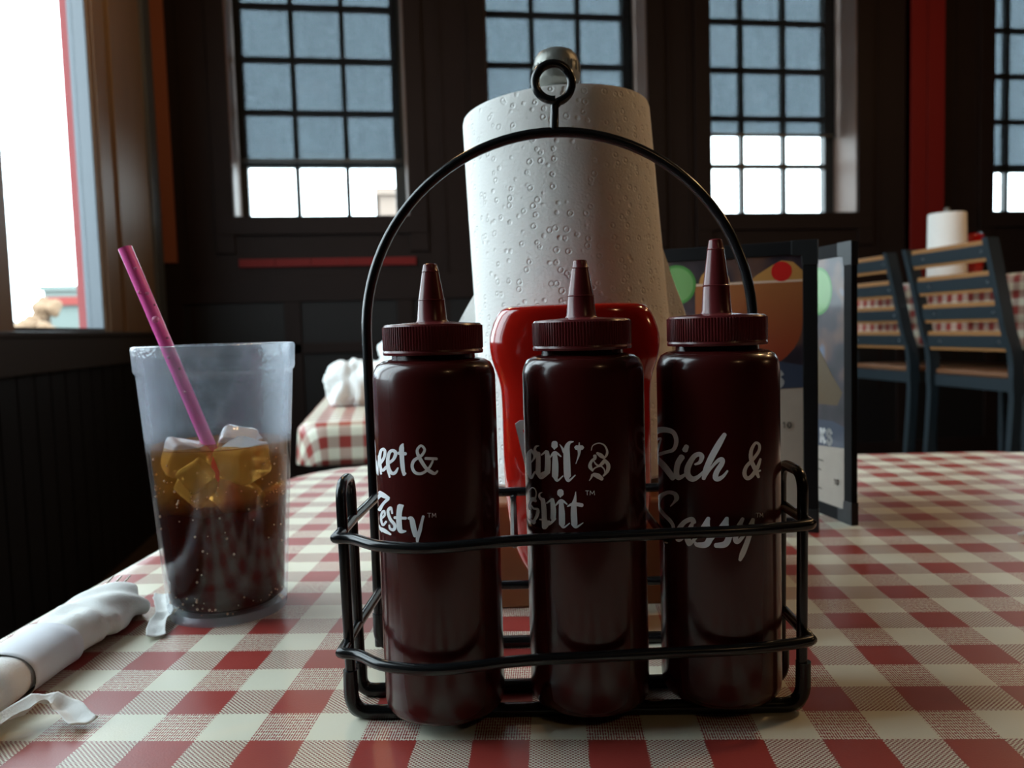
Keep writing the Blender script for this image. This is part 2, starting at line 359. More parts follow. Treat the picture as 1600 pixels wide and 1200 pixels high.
# back wall with four tall windows: (left face edge, pane left, shade bottom)
WIN = [(-.769, -.733, 1.945), (.641, .677, 1.945), (1.979, 2.015, 2.112), (3.865, 3.905, 1.89)]
WW, ZS, ZT, PW, PH, ZP = .95, 1.60, 3.13, .286, .2985, 1.634
mb = MB()
xs = [X0-.3] + [e for x, _, _ in WIN for e in (x, x+WW)] + [X1]
for a, b in zip(xs[::2], xs[1::2]): mb.box((a, Y1, 0), (b, Y1+D, ZC))
for x, _, _ in WIN:
    mb.box((x, Y1, 0), (x+WW, Y1+D, ZS)); mb.box((x, Y1, ZT), (x+WW, Y1+D, ZC))
tag(mb.build('wall_back', M['wall'], smooth=False), kind='structure')
for k, (x, px0, zsh) in enumerate(WIN):
    wr = empty('window_%d' % (k+1), (x+WW/2, Y1+.27, ZS)); tag(wr, kind='structure')
    ox, oy, oz = wr.location
    f = MB()                                       # sash border and bars
    xl, xr = px0-ox, px0+3*PW-ox; e0, e1 = x-ox, x+WW-ox; top = ZT-oz
    f.box((e0, -.02, 0), (xl-.002+.013, .04, top)); f.box((xr-.011, -.02, 0), (e1, .04, top))
    f.box((xl, -.02, 0), (xr, .04, ZP-oz)); f.box((xl, -.02, top-.03), (xr, .04, top))
    f.build('window_frame', M['muntin'], wr, smooth=False)
    g = MB()
    for i in (1, 2): g.box((xl+i*PW-.014, -.012, ZP-oz), (xl+i*PW+.014, .03, top-.03))
    for j in range(1, 5): g.box((xl, -.011, ZP+j*PH-oz-.014), (xr, .031, ZP+j*PH-oz+.014))
    g.build('muntin_grid', M['muntin'], wr, smooth=False)
    p = MB(); p.box((xl, .008, ZP-oz), (xr, .012, top-.03)); p.build('window_pane', M['glass'], wr, smooth=False)
    s = MB(); s.box((e0+.018, -.075, zsh-oz), (e1-.03, -.0742, top-.06)); s.build('roller_shade', M['shade'], wr, smooth=False)
    s = MB(); s.box((e0+.018, -.080, zsh-oz-.012), (e1-.03, -.070, zsh-oz+.008))
    s.build('shade_hem_bar', M['muntin'], wr, smooth=False)
    s = MB(); s.lathe([(0, 0), (.022, 0), (.022, WW-.05), (0, WW-.05)], 16, M=Matrix.Translation((e0+.025, -.075, top-.05)) @ Matrix.Rotation(pi/2, 4, 'Y'))
    s.build('shade_roller', M['muntin'], wr)
    j = MB()                                       # painted reveals of the opening
    j.box((e0, -.27, 0), (e0+.006, -.02, top)); j.box((e1-.006, -.27, 0), (e1, -.02, top))
    j.build('window_jamb', M['jamb'], wr, smooth=False)
    portal('window_daylight_portal', (x+WW/2, Y1+.34, (ZS+ZT)/2), WW, ZT-ZS, (0, -1, 0))
    tr = MB()                                      # flat casing boards around the opening on the wall face
    for a, b in ((x-.10, x), (x+WW, x+WW+.10)): tr.box((a, Y1-.018, 1.40), (b, Y1, 3.3))
    tr.box((x-.10, Y1-.022, 1.50), (x+WW+.10, Y1, ZS)); tr.box((x-.1, Y1-.018, ZT), (x+WW+.1, Y1, 3.3))
    tag(tr.build('trim_%d' % (k+1), M['wall'], smooth=False, bevel=.003), kind='structure')
tr = MB()
for a in (-1.02, .37, .52, 1.72, 1.84, 3.07, 3.60, 3.74, 5.0):
    tr.box((a, Y1-.008, 0.5), (a+.018, Y1, ZC))
tag(tr.build('trim_5', M['wall'], smooth=False), kind='structure')
tr = MB(); tr.box((3.255, Y1-.06, 1.1), (3.36, Y1, ZC)); tr.box((3.366, Y1-.06, 1.1), (3.482, Y1, ZC)); tr.box((3.255, Y1-.05, 1.1), (3.482, Y1, ZC))
tag(tr.build('trim_6', M['red_paint'], smooth=False, bevel=.003), kind='structure')
tr = MB()
for i in range(5): tr.box((-.755+i*.193, Y1-.020, 1.325), (-.755+i*.193+.190, Y1, 1.368))
tag(tr.build('trim_7', M['red_paint'], smooth=False), kind='structure')
tr = MB(); tr.box((X0, Y1-.02, 1.355), (X0+.075, Y1, ZC)); tag(tr.build('trim_8', M['orange_trim'], smooth=False), kind='structure')
tr = MB()                                          # wainscot rails and stiles on the back wall
for z0, z1 in ((1.13, 1.27), (.84, .90), (0, .16)): tr.box((X0, Y1-.022, z0), (X1, Y1, z1))
for a in [X0+.62*i for i in range(12)]: tr.box((a, Y1-.022, .16), (a+.09, Y1, 1.13))
tag(tr.build('trim_9', M['wall'], smooth=False, bevel=.003), kind='structure')
mb = MB(); mb.box((X0, Y1-.006, 0), (X1, Y1, 1.27)); tag(mb.build('trim_10', M['panel'], smooth=False), kind='structure')
# left wall: big picture windows
LT = .088; LZ0, LZ1 = .98, 3.0
OPEN = [(.30, 1.15), (1.30, 2.56), (2.72, 3.575)]
mb = MB(); ys = [Y0-.2] + [e for o in OPEN for e in o] + [Y1+D]
for a, b in zip(ys[::2], ys[1::2]): mb.box((X0-LT, a, 0), (X0, b, ZC))
for a, b in OPEN: mb.box((X0-LT, a, 0), (X0, b, LZ0)); mb.box((X0-LT, a, LZ1), (X0, b, ZC))
tag(mb.build('wall_left', M['wall'], smooth=False), kind='structure')
for k, (a, b) in enumerate(OPEN):
    wr = empty('window_%d' % (k+5), (X0-.035, (a+b)/2, LZ0)); tag(wr, kind='structure')
    h = (b-a)/2; t = LZ1-LZ0; f = MB()
    f.box((-.02, h-.012, 0), (.045, h, t)); f.box((-.02, -h, 0), (.045, -h+.012, t)); f.box((-.02, -h, 0), (.045, h, .018)); f.box((-.02, -h, t-.02), (.045, h, t))
    f.build('window_frame', M['metal_trim'], wr, smooth=False)
    p = MB(); p.box((-.004, -h+.012, .018), (0, h-.012, t-.02)); p.build('window_pane', M['glass'], wr, smooth=False)
    r = MB(); r.box((-.052, h-.004, 0), (-.02, h, t)); r.box((-.052, -h, 0), (-.02, -h+.004, t))
    r.build('brick_reveal', mat('exterior_brick_red', (.28, .06, .06), .8), wr, smooth=False)
    portal('window_daylight_portal', (X0-LT-.02, (a+b)/2, (LZ0+LZ1)/2), LZ1-LZ0, b-a, (1, 0, 0))
tr = MB()
for a, b, w_ in ((2.56, 2.72, .02), (3.575, 3.80, .018), (3.80, 4.28, .034), (1.15, 1.30, .02), (.15, .30, .02)):
    tr.box((X0, a, LZ0), (X0+w_, b, ZC))
tr.box((X0+.018, 3.60, LZ0), (X0+.028, 3.66, ZC))
tag(tr.build('trim_11', M['trim_wood'], smooth=False, bevel=.004), kind='structure')
tr = MB(); tr.box((X0, 4.28, LZ0), (X0+.05, 4.42, ZC)); tag(tr.build('trim_12', M['metal_trim'], smooth=False, bevel=.004), kind='structure')
tr = MB(); tr.box((X0-.04, Y0, .965), (X0+.035, 4.45, .983)); tr.box((X0, Y0, .845), (X0+.028, 4.45, .965))
tag(tr.build('trim_13', M['sill'], smooth=False, bevel=.003), kind='structure')
mb = MB(); mb.box((X0, Y0, 0), (X0+.01, Y1, .845))
for i in range(60): mb.box((X0+.01, Y0+.13*i, 0), (X0+.016, Y0+.13*i+.118, .845))
tag(mb.build('trim_14', M['panel'], smooth=False), kind='structure')

# ------------------------------------------------------------------ outside
mb = MB(); mb.box((-120, -60, -.9), (120, 160, -.8)); tag(mb.build('ground', mat('outdoor_pavement', (.22, .22, .22), .9, var=.1, varscale=.5), smooth=False), kind='structure')
def far_building(name, loc, rz, sx, sy, h, m, m2, label, stripe=None, z0=-.8):
    o = empty(name, loc, rz); tag(o, label, 'building')
    b = MB(); b.box((-sx/2, -sy/2, 0), (sx/2, sy/2, h)); b.box((-sx/2-.2, -sy/2-.2, h), (sx/2+.2, sy/2+.2, h+.3)); b.build('facade', m, o, smooth=False)
    n = max(3, int(sx/3.2)); fl = max(1, int(h/3.2))
    for i in range(n):
        for j in range(fl):
            q = MB(); x = -sx/2+(i+.5)*sx/n; z = 1.0+j*3.1
            q.box((x-.8, -sy/2-.04, z), (x+.8, -sy/2+.02, z+1.6)); q.build('window', m2, o, smooth=False)
    if stripe:
        q = MB(); q.box((-sx/2-.05, -sy/2-.3, stripe), (sx/2+.05, -sy/2-.02, stripe+.5)); q.build('sign_band', M_red, o, smooth=False)
    return o
M_red = mat('red_fascia', (.22, .03, .023), .6)
far_building('office_building', (-18.3, 58, -.8), radians(8), 5.6, 8, 4.95, mat('pale_green_cladding', (.15, .18, .165), .7), mat('pale_office_glass', (.08, .10, .10), .3),
             'pale green building with red band seen through the left window', 4.05)
far_building('brick_building', (1.95, 42, -.8), 0, 3.6, 8, 8.1, mat('pinkish_brick', (.24, .18, .145), .8), mat('grey_glazing', (.18, .16, .14), .3),
             'pinkish building low in the leftmost of the back windows')
def crown(name, loc, r, m, label, grp=None, lift=0):
    o = empty(name, loc); tag(o, label, 'tree', grp)
    t = MB(); t.tube([(0, 0, 0), (.05, 0, r*.8), (0, .05, r*1.5+lift)], .16, 8); t.build('trunk', mat('bark', (.12, .09, .07), .9), o)
    b = MB(); rr = random.Random(len(label)*7+3)
    for i in range(9):
        c = Vector((rr.uniform(-.6, .6), rr.uniform(-.6, .6), rr.uniform(1.0, 2.0)))*r+Vector((0, 0, lift))
        k = rr.uniform(.35, .6)*r
        res = bmesh.ops.create_icosphere(b.bm, subdivisions=3, radius=k, matrix=Matrix.Translation(c))
        for v in res['verts']: v.co += (v.co-c).normalized()*noise.noise(v.co*2.2)*k*.45
    b.build('foliage', m, o)
M_aut = mat('autumn_foliage', (.20, .125, .075), .9, var=.3, varscale=3); M_gre = mat('grey_green_foliage', (.19, .19, .17), .9, var=.2, varscale=3)
crown('autumn_tree', (-19.0, 50, -.8), .85, M_aut, 'orange autumn tree left of the pale green building', lift=2.3)
crown('autumn_tree', (-18.7, 48, -.8), 1.05, M_aut, 'smaller orange tree at far left outside the left window', lift=.9)
crown('bare_tree', (-21.2, 51.5, -.8), .9, M_gre, 'pale grey tree outside, just left of the orange tree', lift=.9)
o = empty('road_sign', (-16.2, 37.75, -.8)); tag(o, 'yellow road sign on a post at the left edge outside the window', 'sign')
b = MB(); b.tube([(0, 0, 0), (0, 0, 3.7)], .04, 8); b.build('post', M['stool_steel'], o)
b = MB(); b.prism([(-.4, 0), (0, -.4), (.4, 0), (0, .4)], -.01, .01, Matrix.Translation((0, -.06, 3.9)) @ Matrix.Rotation(pi/2, 4, 'X')); b.build('sign_panel', mat('sign_yellow', (.26, .16, .01), .5), o, smooth=False)

# ------------------------------------------------------------------ tables and cloths
def cloth_mesh(name, hx, hy, rc, drop, m, uv_off=(0, 0), step=.02, seed=1, fold=.006, e=.014):
    """flat sheet laid over a rounded rectangle, draping down its edge; origin at the top's middle"""
    bm = bmesh.new(); L = bm.loops.layers.uv.new('UVMap')
    nx, ny = int(2*(hx+drop)/step)+1, int(2*(hy+drop)/step)+1
    gx = [-(hx+drop)+2*(hx+drop)*i/nx for i in range(nx+1)]; gy = [-(hy+drop)+2*(hy+drop)*i/ny for i in range(ny+1)]
    V, UVc = {}, {}
    for i, x in enumerate(gx):
        for j, y in enumerate(gy):
            qx, qy = abs(x)-(hx-rc), abs(y)-(hy-rc); sx, sy = (1 if x >= 0 else -1), (1 if y >= 0 else -1)
            if qx > 0 and qy > 0: l = hypot(qx, qy); d = l-rc; n = Vector((sx*qx/l, sy*qy/l, 0)); base = Vector((sx*(hx-rc+qx/l*rc), sy*(hy-rc+qy/l*rc), 0))
            elif qx > qy: d = qx-rc; n = Vector((sx, 0, 0)); base = Vector((sx*hx, y, 0))
            else: d = qy-rc; n = Vector((0, sy, 0)); base = Vector((x, sy*hy, 0))
            if d > drop+.5*step and (qx > 0 and qy > 0): pass
            if d <= 0:
                p = Vector((x, y, 0)); p.z = .0006*(noise.noise(Vector((x*9, y*9, seed)))+1)*min(1, -d/.05)
            else:
                dd = min(d, drop); a = min(dd/e, pi/2)
                out = e*sin(a); down = e*(1-cos(a)) + max(0, dd-e*pi/2)
                if d > 0:
                    ph = atan2(base.y, base.x)
                    out += fold*(dd/drop)*(noise.noise(Vector((base.x*9, base.y*9, seed+3)))+sin((base.x+base.y)*38+ph*9)*.5+.9)
                p = base + n*out; p.z = -down
            V[i, j] = (bm.verts.new(p), d); UVc[i, j] = (x+uv_off[0], y+uv_off[1])
    for i in range(nx):
        for j in range(ny):
            q = [(i, j), (i+1, j), (i+1, j+1), (i, j+1)]
            if all(V[k][1] > drop*1.02 for k in q): continue
            f = bm.faces.new([V[k][0] for k in q])
            for lp, k in zip(f.loops, q): lp[L].uv = UVc[k]
    for v in [v for v in bm.verts if not v.link_faces]: bm.verts.remove(v)
    me = bpy.data.meshes.new(name); bm.to_mesh(me); bm.free()
    me.polygons.foreach_set('use_smooth', [True]*len(me.polygons)); me.materials.append(m)
    o = bpy.data.objects.new(name, me); C.objects.link(o)
    s = o.modifiers.new('thickness', 'SOLIDIFY'); s.thickness = .0009; s.offset = -1
    return o
def table(loc, rz, hx, hy, label, h, rc=.06):
    t = empty('dining_table', (loc[0], loc[1], 0), rz); tag(t, label, 'table')
    poly = []
    for cx, cy, a in ((hx-rc, hy-rc, 0), (-(hx-rc), hy-rc, 90), (-(hx-rc), -(hy-rc), 180), (hx-rc, -(hy-rc), 270)):
        for k in range(7): q = radians(a+15*k); poly.append((cx+rc*cos(q), cy+rc*sin(q)))
    b = MB(); b.prism(poly, h-.038, h-.0018); b.build('tabletop', M['table_base'], t, bevel=.004)
    b = MB(); b.lathe([(0, .03), (.04, .03), (.04, h-.05), (.12, h-.04), (0, h-.04)], 20); b.build('pedestal', M['table_base'], t)
    b = MB(); b.box((-.3, -.04, 0), (.3, .04, .03)); b.box((-.04, -.3, 0), (.04, .3, .03)); b.build('base_cross', M['table_base'], t, bevel=.006)
    return t
# main table, turned a little clockwise from the camera's heading
TA = radians(3.1); HX, HY = .572, .53
tcx, tcy = .224, .640                                # heading frame centre
tc_ = W(tcx, tcy, 0)
table((tc_.x, tc_.y), -PSI-TA, HX-.014, HY-.014, 'main table the condiment rack stands on, hidden under its red gingham cloth', TZ, .14)
def cloth_uv(x, y):                                    # heading frame -> cloth coordinates
    return x*cos(TA)-y*sin(TA), x*sin(TA)+y*cos(TA)
cu, cv = cloth_uv(tcx, tcy); HALF = .02715
tcl = cloth_mesh('tablecloth', HX-.014, HY-.014, .14, .19, M['cloth'], (cu+1.80*2*HALF+2*HALF*20, cv-6.745*2*HALF+HALF+2*HALF*20), step=.0125)
tcl.location = (tc_.x, tc_.y, TZ); tcl.rotation_euler = (0, 0, -PSI-TA)
tag(tcl, 'red and cream gingham tablecloth in the foreground, under the condiment rack', 'tablecloth')
# small table behind on the left
table((.22, 2.33), 0, .388, .518, 'low table behind the main table, left of centre, draped in red gingham', TZ)
c2 = cloth_mesh('tablecloth', .40, .53, .05, .10, M['cloth_far'], (.01, .02), seed=4); c2.location = (.22, 2.33, TZ)
tag(c2, 'red gingham tablecloth on the small table behind the tumbler', 'tablecloth')
# bar-height table at right
table((2.55, 2.75), 0, .468, .988, 'bar-height table at right behind the slatted stools', 1.08)
c3 = cloth_mesh('tablecloth', .48, 1.0, .04, .26, M['cloth_far'], (.0, .013), seed=8); c3.location = (2.55, 2.75, 1.08)
tag(c3, 'red gingham tablecloth hanging down from the tall table behind the stools', 'tablecloth')

# ------------------------------------------------------------------ squeeze bottles
def ray(px, py): return _f + _R*((px-800)/F) - _U*((py-600)/F)
BR, BZ = .0302, .0072        # bottle radius, height of its base above the table (it stands on the rack's wires)
BOT = [(-.0384, .3958), (.0355, .3998), (.1038, .4035)]       # heading frame centres
def to_surface(px, py, bx, by):
    """where the sight line meets a bottle's wall -> (angle, height) on the bottle"""
    d = ray(px, py); a = d.x*d.x+d.y*d.y; b = -2*(d.x*bx+d.y*by); c = bx*bx+by*by-BR*BR
    q = b*b-4*a*c
    t = (-b-sqrt(q))/(2*a) if q > 0 else -b/(2*a)
    th = atan2(d.y*t-by, d.x*t-bx)
    return (th-2*pi if th > 0 else th), HC+d.z*t-BZ
def S(*a, w=None): return (list(a), w)
def ribbon(bm, pts, widths, place, n=7):
    """flat brush stroke: 2-D points and widths, each outline point put on the bottle by place()"""
    P = [Vector((x, y, w)) for (x, y), w in zip(pts, widths)]
    Q = catmull(P, n) if len(P) > 2 else [P[0].lerp(P[1], k/n) for k in range(n+1)]
    L = []
    for i, q in enumerate(Q):
        t = (Q[min(i+1, len(Q)-1)]-Q[max(i-1, 0)]).xy
        t = t.normalized() if t.length > 1e-9 else Vector((1, 0)); nn = Vector((-t.y, t.x))
        L.append((q.xy, nn, max(q.z, .01)/2, t))
    rows = []
    q, nn, h, t = L[0]
    for f, g in ((.75, .45), (.4, .8)): rows.append((q-t*h*f*.8, nn, h*g))
    for q, nn, h, t in L: rows.append((q, nn, h))
    q, nn, h, t = L[-1]
    for f, g in ((.4, .8), (.75, .45)): rows.append((q+t*h*f*.8, nn, h*g))
    prev = None
    for q, nn, h in rows:
        cur = [bm.verts.new(place(q+nn*h*s)) for s in (-1, -.5, 0, .5, 1)]
        if prev:
            for k in range(4): bm.faces.new((prev[k], prev[k+1], cur[k+1], cur[k]))
        prev = cur
def lettering(name, strokes, org, scale, b, parent, extra=()):
    bx, by = b; m = MB(); k = 0; a0 = to_surface(org[0]+72/scale, org[1], bx, by)[0]
    for kind, group in (('px', strokes), ('mm', extra)):
        for pts, wd in group:
            wd = wd if isinstance(wd, (list, tuple)) else [wd]*len(pts)
            if len(wd) == 2 and len(pts) > 2: wd = [wd[0]+(wd[1]-wd[0])*i/(len(pts)-1) for i in range(len(pts))]
            rad = BR+.00012+.000010*(k % 8); k += 1
            if kind == 'px':
                def place(p): th, z = to_surface(org[0]+p.x/scale, org[1]+p.y/scale, bx, by); return (rad*cos(th), rad*sin(th), z)
                wd = [w_*1.08 for w_ in wd]
            else:                                        # letters further round the side: arc and height in mm
                def place(p): th = a0+p.x*.001/BR; return (rad*cos(th), rad*sin(th), p.y*.001)
            ribbon(m.bm, pts, wd, place)
    bmesh.ops.delete(m.bm, geom=[f for f in m.bm.faces if f.calc_area() < 1e-12], context='FACES_ONLY')
    m.bm.normal_update()
    for f in m.bm.faces:                                 # a skin of ink, facing out
        c = f.calc_center_median()
        if f.normal.dot(Vector((c.x, c.y, 0))) < 0: f.normal_flip()
    me = bpy.data.meshes.new(name); m.bm.to_mesh(me); m.bm.free(); me.materials.append(M['ink'])
    o = bpy.data.objects.new(name, me); C.objects.link(o); o.parent = parent
    return o
SWEET = [
 S((88,345),(128,285),(138,225),(120,200),(95,225),(86,300),(95,385),(118,410),(150,375), w=26), S((92,400),(100,445), w=18),
 S((165,345),(222,300),(243,240),(215,214),(182,235),(166,300),(172,385),(205,438),(240,430),(266,385), w=[24,28,34,28,30,32,34,30,28,14]), S((165,395),(185,478), w=[26,16]),
 S((316,148),(302,190),(306,300),(314,390),(326,455), w=[14,44,40,38,26]), S((272,240),(343,246), w=30), S((326,450),(342,438), w=20),
 S((655,415),(628,440),(590,425),(540,385),(480,290),(455,215),(492,166),(528,205),(498,262),(425,312),(406,372),(432,428),(490,442),(555,405),(598,340),(612,298), w=[16,26,34,32,34,26,22,24,26,30,28,28,26,24,20,18]), S((535,292),(648,296), w=26),
 S((84,625),(120,655),(176,685), w=[30,46,26]), S((170,690),(120,740),(84,800), w=[30,26,34]), S((96,985),(140,1010),(195,1042), w=[30,34,16]),
 S((108,880),(136,850),(130,812),(108,830),(100,890),(118,950),(150,915), w=20), 
 S((210,835),(195,780),(168,815),(190,890),(235,950),(225,995),(190,985),(180,950), w=[16,26,26,28,30,28,22,14]),
 S((290,762),(278,830),(278,930),(292,1005),(345,1010), w=[56,50,50,44,14]), S((232,876),(345,882), w=26), S((265,770),(318,758), w=18),
 S((368,882),(400,892),(420,980),(440,1055), w=[22,44,50,44]), S((515,862),(500,920),(482,1000),(462,1060),(456,1112), w=[24,26,34,36,24]),
 S((555,832),(591,832), w=5), S((573,832),(573,873), w=5), S((602,873),(605,832), w=5), S((605,832),(620,862), w=5), S((620,862),(636,832), w=5), S((636,832),(640,873), w=5)]
SWEET_X = [  # S, w / Z top, further round the bottle
 S((-9.5,129),(-8.5,132),(-11.5,134.5),(-13,131),(-9.5,125),(-11,120),(-14,122), w=2.0),
 S((-7.8,128),(-6.6,119.5),(-5.0,125.5),(-3.6,119.5),(-1.6,128.5), w=1.6), S((-5,108),(-.5,110), w=2.2), S((-5.5,93.5),(-1,92.5), w=2.0)]
DEVIL = [
 S((205,285),(178,330),(178,440),(182,540), w=[22,44,48,44]), S((200,285),(238,345),(215,400),(172,440), w=[20,26,14,10]), S((182,545),(205,575),(240,512), w=[36,26,14]),
 S((282,243),(252,252),(240,290),(268,330), w=[8,20,26,34]), S((275,320),(276,430),(272,530), w=[44,46,50]), S((308,340),(360,298), w=[14,24]), S((365,305),(375,400),(372,505), w=[40,54,56]), S((275,530),(310,578),(385,515), w=[40,26,34]), S((300,545),(375,510), w=34),
 S((445,212),(444,250), w=[58,62]), S((443,262),(441,282), w=[34,8]), S((396,368),(446,312),(512,355), w=[12,26,12]), S((447,320),(452,440),(450,560), w=[40,60,60]), S((452,560),(474,606),(532,556), w=[50,22,10]),
 S((640,200),(598,212),(572,270),(572,400),(578,560), w=[10,30,54,66,66]), S((498,228),(522,262),(545,310), w=[6,18,30]), S((572,560),(590,608),(660,548), w=[56,24,10]),
 S((700,210),(700,300), w=[10,30]), S((652,260),(748,260), w=[10,10]), S((668,262),(732,262), w=44), S((700,285),(696,340),(665,430), w=[36,20,5]),
 S((825,292),(842,240),(902,216),(958,236),(988,290),(985,335),(960,372), w=[6,9,12,15,20,24,14]), S((885,318),(925,345),(962,372), w=[22,40,22]), S((862,345),(862,375),(835,395),(815,430),(815,465),(840,505), w=[34,30,26,30,36,16]), S((848,395),(872,432),(905,450),(940,425),(965,395), w=[10,16,18,34,34]), S((965,395),(1000,440),(995,500),(950,558), w=[30,38,34,16]), S((930,455),(960,490),(965,530), w=[14,12,10]), S((838,500),(862,475),(900,458),(935,455), w=[14,14,14,14]), S((848,540),(895,558),(938,590), w=[32,50,34]), S((838,545),(822,580),(804,606), w=[26,14,6]),
 S((180,722),(205,682),(240,690),(256,740),(242,800), w=[6,8,10,14,18]), S((190,825),(222,800),(252,820), w=[22,42,24]), S((198,820),(182,870),(192,905), w=26), S((200,860),(225,895),(268,905),(272,940), w=[14,18,26,34]), S((272,930),(258,980),(228,1030), w=[34,32,24]), S((182,1010),(235,1042), w=[14,40]),
 S((318,728),(290,742),(290,778),(318,806), w=[6,16,24,34]), S((322,800),(335,900),(342,1095), w=[40,50,50]), S((362,842),(418,800), w=[14,22]), S((420,800),(432,900),(430,1000), w=[36,52,50]), S((342,1005),(385,1060),(448,1000), w=[40,24,30]), S((290,1010),(350,1015), w=[12,30]), S((362,1085),(388,1030), w=26),
 S((505,715),(506,748), w=[58,62]), S((506,760),(504,780), w=[34,8]), S((452,868),(512,812),(575,852), w=[12,26,12]), S((513,825),(520,940),(522,1060), w=[40,58,58]), S((522,1062),(542,1092),(602,1048), w=[46,20,10]),
 S((664,722),(658,790),(645,860),(645,960),(650,1062), w=[6,26,50,60,60]), S((578,874),(640,850),(732,862), w=[10,34,36]), S((648,1062),(672,1088),(742,1044), w=[50,26,8]),
 S((766,712),(800,712), w=5), S((783,712),(783,756), w=5), S((812,756),(815,712), w=5), S((815,712),(835,744), w=5), S((835,744),(855,712), w=5), S((855,712),(859,756), w=5)]
DEVIL_X = [S((-3.5,132),(-3.7,119), w=2.6), S((-7.5,132.5),(-2.5,134.5),(.4,130),(.2,122),(-3.5,117.5),(-7.5,118.5), w=1.8)]
RICH = [
 S((104,205),(100,160),(135,115),(200,108),(262,130),(285,195),(262,262),(195,285),(112,312), w=[34,44,46,40,34,32,28,24,30]), S((104,190),(165,172), w=[30,12]), S((166,178),(140,270),(108,445), w=[12,16,8]), S((120,318),(190,392),(262,485), w=[34,46,44]),
 S((330,318),(298,370),(286,440),(300,480),(335,470),(372,440), w=[44,42,40,38,26,16]), S((366,235),(352,268), w=[34,42]),
 S((430,378),(468,360),(484,318),(462,298),(420,320),(376,400),(375,460),(410,492),(455,475),(502,430), w=[14,26,36,34,36,44,44,40,28,18]),
 S((662,142),(618,215),(560,320),(515,420),(498,490), w=[30,44,46,40,28]), S((502,490),(545,420),(605,352),(640,340),(640,370),(600,435),(590,480),(612,492),(650,470),(684,428), w=[16,18,26,34,36,38,40,34,24,14]),
 S((925,478),(905,430),(868,345),(868,270),(900,212),(930,225),(926,275),(880,340),(830,395),(815,450),(835,486),(870,470),(915,405),(940,335), w=[20,30,30,26,20,20,22,24,26,30,28,28,28,16]), S((912,440),(938,425), w=14),
 S((240,705),(270,672),(288,640),(270,606),(215,598),(158,635),(148,705),(185,765),(240,822),(262,870),(240,930),(200,942), w=[8,18,36,30,26,34,26,26,26,24,22,14]),
 S((425,832),(405,806),(345,832),(300,900),(302,962),(345,935),(405,850),(415,812), w=[30,34,34,40,40,28,24,30]), S((405,850),(372,940),(390,1000), w=[30,44,42]),
 S((395,1000),(450,930),(535,800), w=[24,26,30]), S((535,795),(528,860),(550,930),(520,1000),(450,1005),(430,985), w=[24,36,44,46,34,16]),
 S((530,1000),(590,920),(680,800), w=[26,26,30]), S((680,795),(675,860),(695,935),(665,1000),(590,1010), w=[24,36,44,46,34]),
 S((670,1000),(725,920),(800,805), w=[24,24,26]), S((803,800),(765,890),(745,960),(768,980),(830,900),(880,805), w=[24,34,38,30,24,20]), S((882,805),(862,900),(830,1000),(800,1075),(780,1125), w=[26,34,38,40,24]),
 S((903,758),(930,758), w=4), S((917,758),(917,790), w=4), S((935,790),(937,757), w=4), S((937,757),(947,780), w=4), S((947,780),(957,757), w=4), S((957,757),(959,790), w=4)]
def make_bottle(name_letters):
    root = empty('sauce_bottle', (0, 0, 0))
    hb = .1745                                        # top of the body's shoulder
    p = [(0, .003), (.022, .003), (.0255, 0), (.0282, .0008), (.0297, .0032), (BR, .007)]
    p += [(BR, .007+(hb-.016)*k/14) for k in range(1, 15)]
    p += [(BR-.0006, hb-.0058), (BR-.0022, hb-.0025), (BR-.0052, hb-.0008), (BR-.0088, hb), (.0205, hb), (.0203, hb+.0035), (0, hb+.0035)]
    b = MB(); b.lathe(p, 96); b.build('bottle_body', M['sauce'], root, angle=50)
    c0 = hb+.0022; hc = .0148
    prof = [(.0, c0), (.0244, c0), (.0247, c0+.0012), (.0242, c0+.0022)]
    b = MB(); n = 416
    prof += [(.0242, c0+.0026), (.0242, c0+hc-.0012)]
    b.lathe(prof, n, rfun=lambda a, z: 1+(.020 if (c0+.0024 < z < c0+hc-.001 and (int(round(a*n/(2*pi))) % 4) in (0, 1)) else 0))
    b2 = [(.0242, c0+hc-.0012), (.0236, c0+hc-.0003), (.0225, c0+hc), (.0125, c0+hc+.0006), (.0085, c0+hc+.001), (0, c0+hc+.001)]
    b.lathe(b2, 96); b.build('screw_cap', M['cap'], root, angle=35)
    z = c0+hc+.0008
    b = MB(); b.lathe([(0, z), (.0078, z), (.0070, z+.0012), (.0062, z+.010), (.0064, z+.0103), (.0061, z+.0106), (.0040, z+.0232), (.0042, z+.0235), (.0039, z+.0238), (.0032, z+.0268), (.0026, z+.0272), (.0015, z+.0272), (.0013, z+.018), (0, z+.018)], 40)
    b.build('nozzle', M['cap'], root, angle=35)
    return root
labels = ['dark red squeeze bottle lettered Sweet & Zesty, leftmost in the wire rack', "dark red squeeze bottle lettered Devil's spit, middle of the wire rack", 'dark red squeeze bottle lettered Rich & Sassy, rightmost in the wire rack']
data = [(SWEET, (580, 670), 6.317, SWEET_X), (DEVIL, (800, 660), 6.665, DEVIL_X), (RICH, (1000, 650), 5.0, ())]
proto = make_bottle('')
for i in range(3):
    o = proto if i == 0 else copy_tree(proto)
    o.location = W(BOT[i][0], BOT[i][1], TZ+BZ); o.rotation_euler = (0, 0, -PSI)
    tag(o, labels[i], 'squeeze bottle', 'sauce bottles standing in the black wire rack')
bots = [o for o in bpy.data.objects if o.name.startswith('sauce_bottle')]
for i, o in enumerate(bots):
    st, org, s_, ex = data[i]
    lettering('printed_lettering', st, org, s_, BOT[i], o, ex)
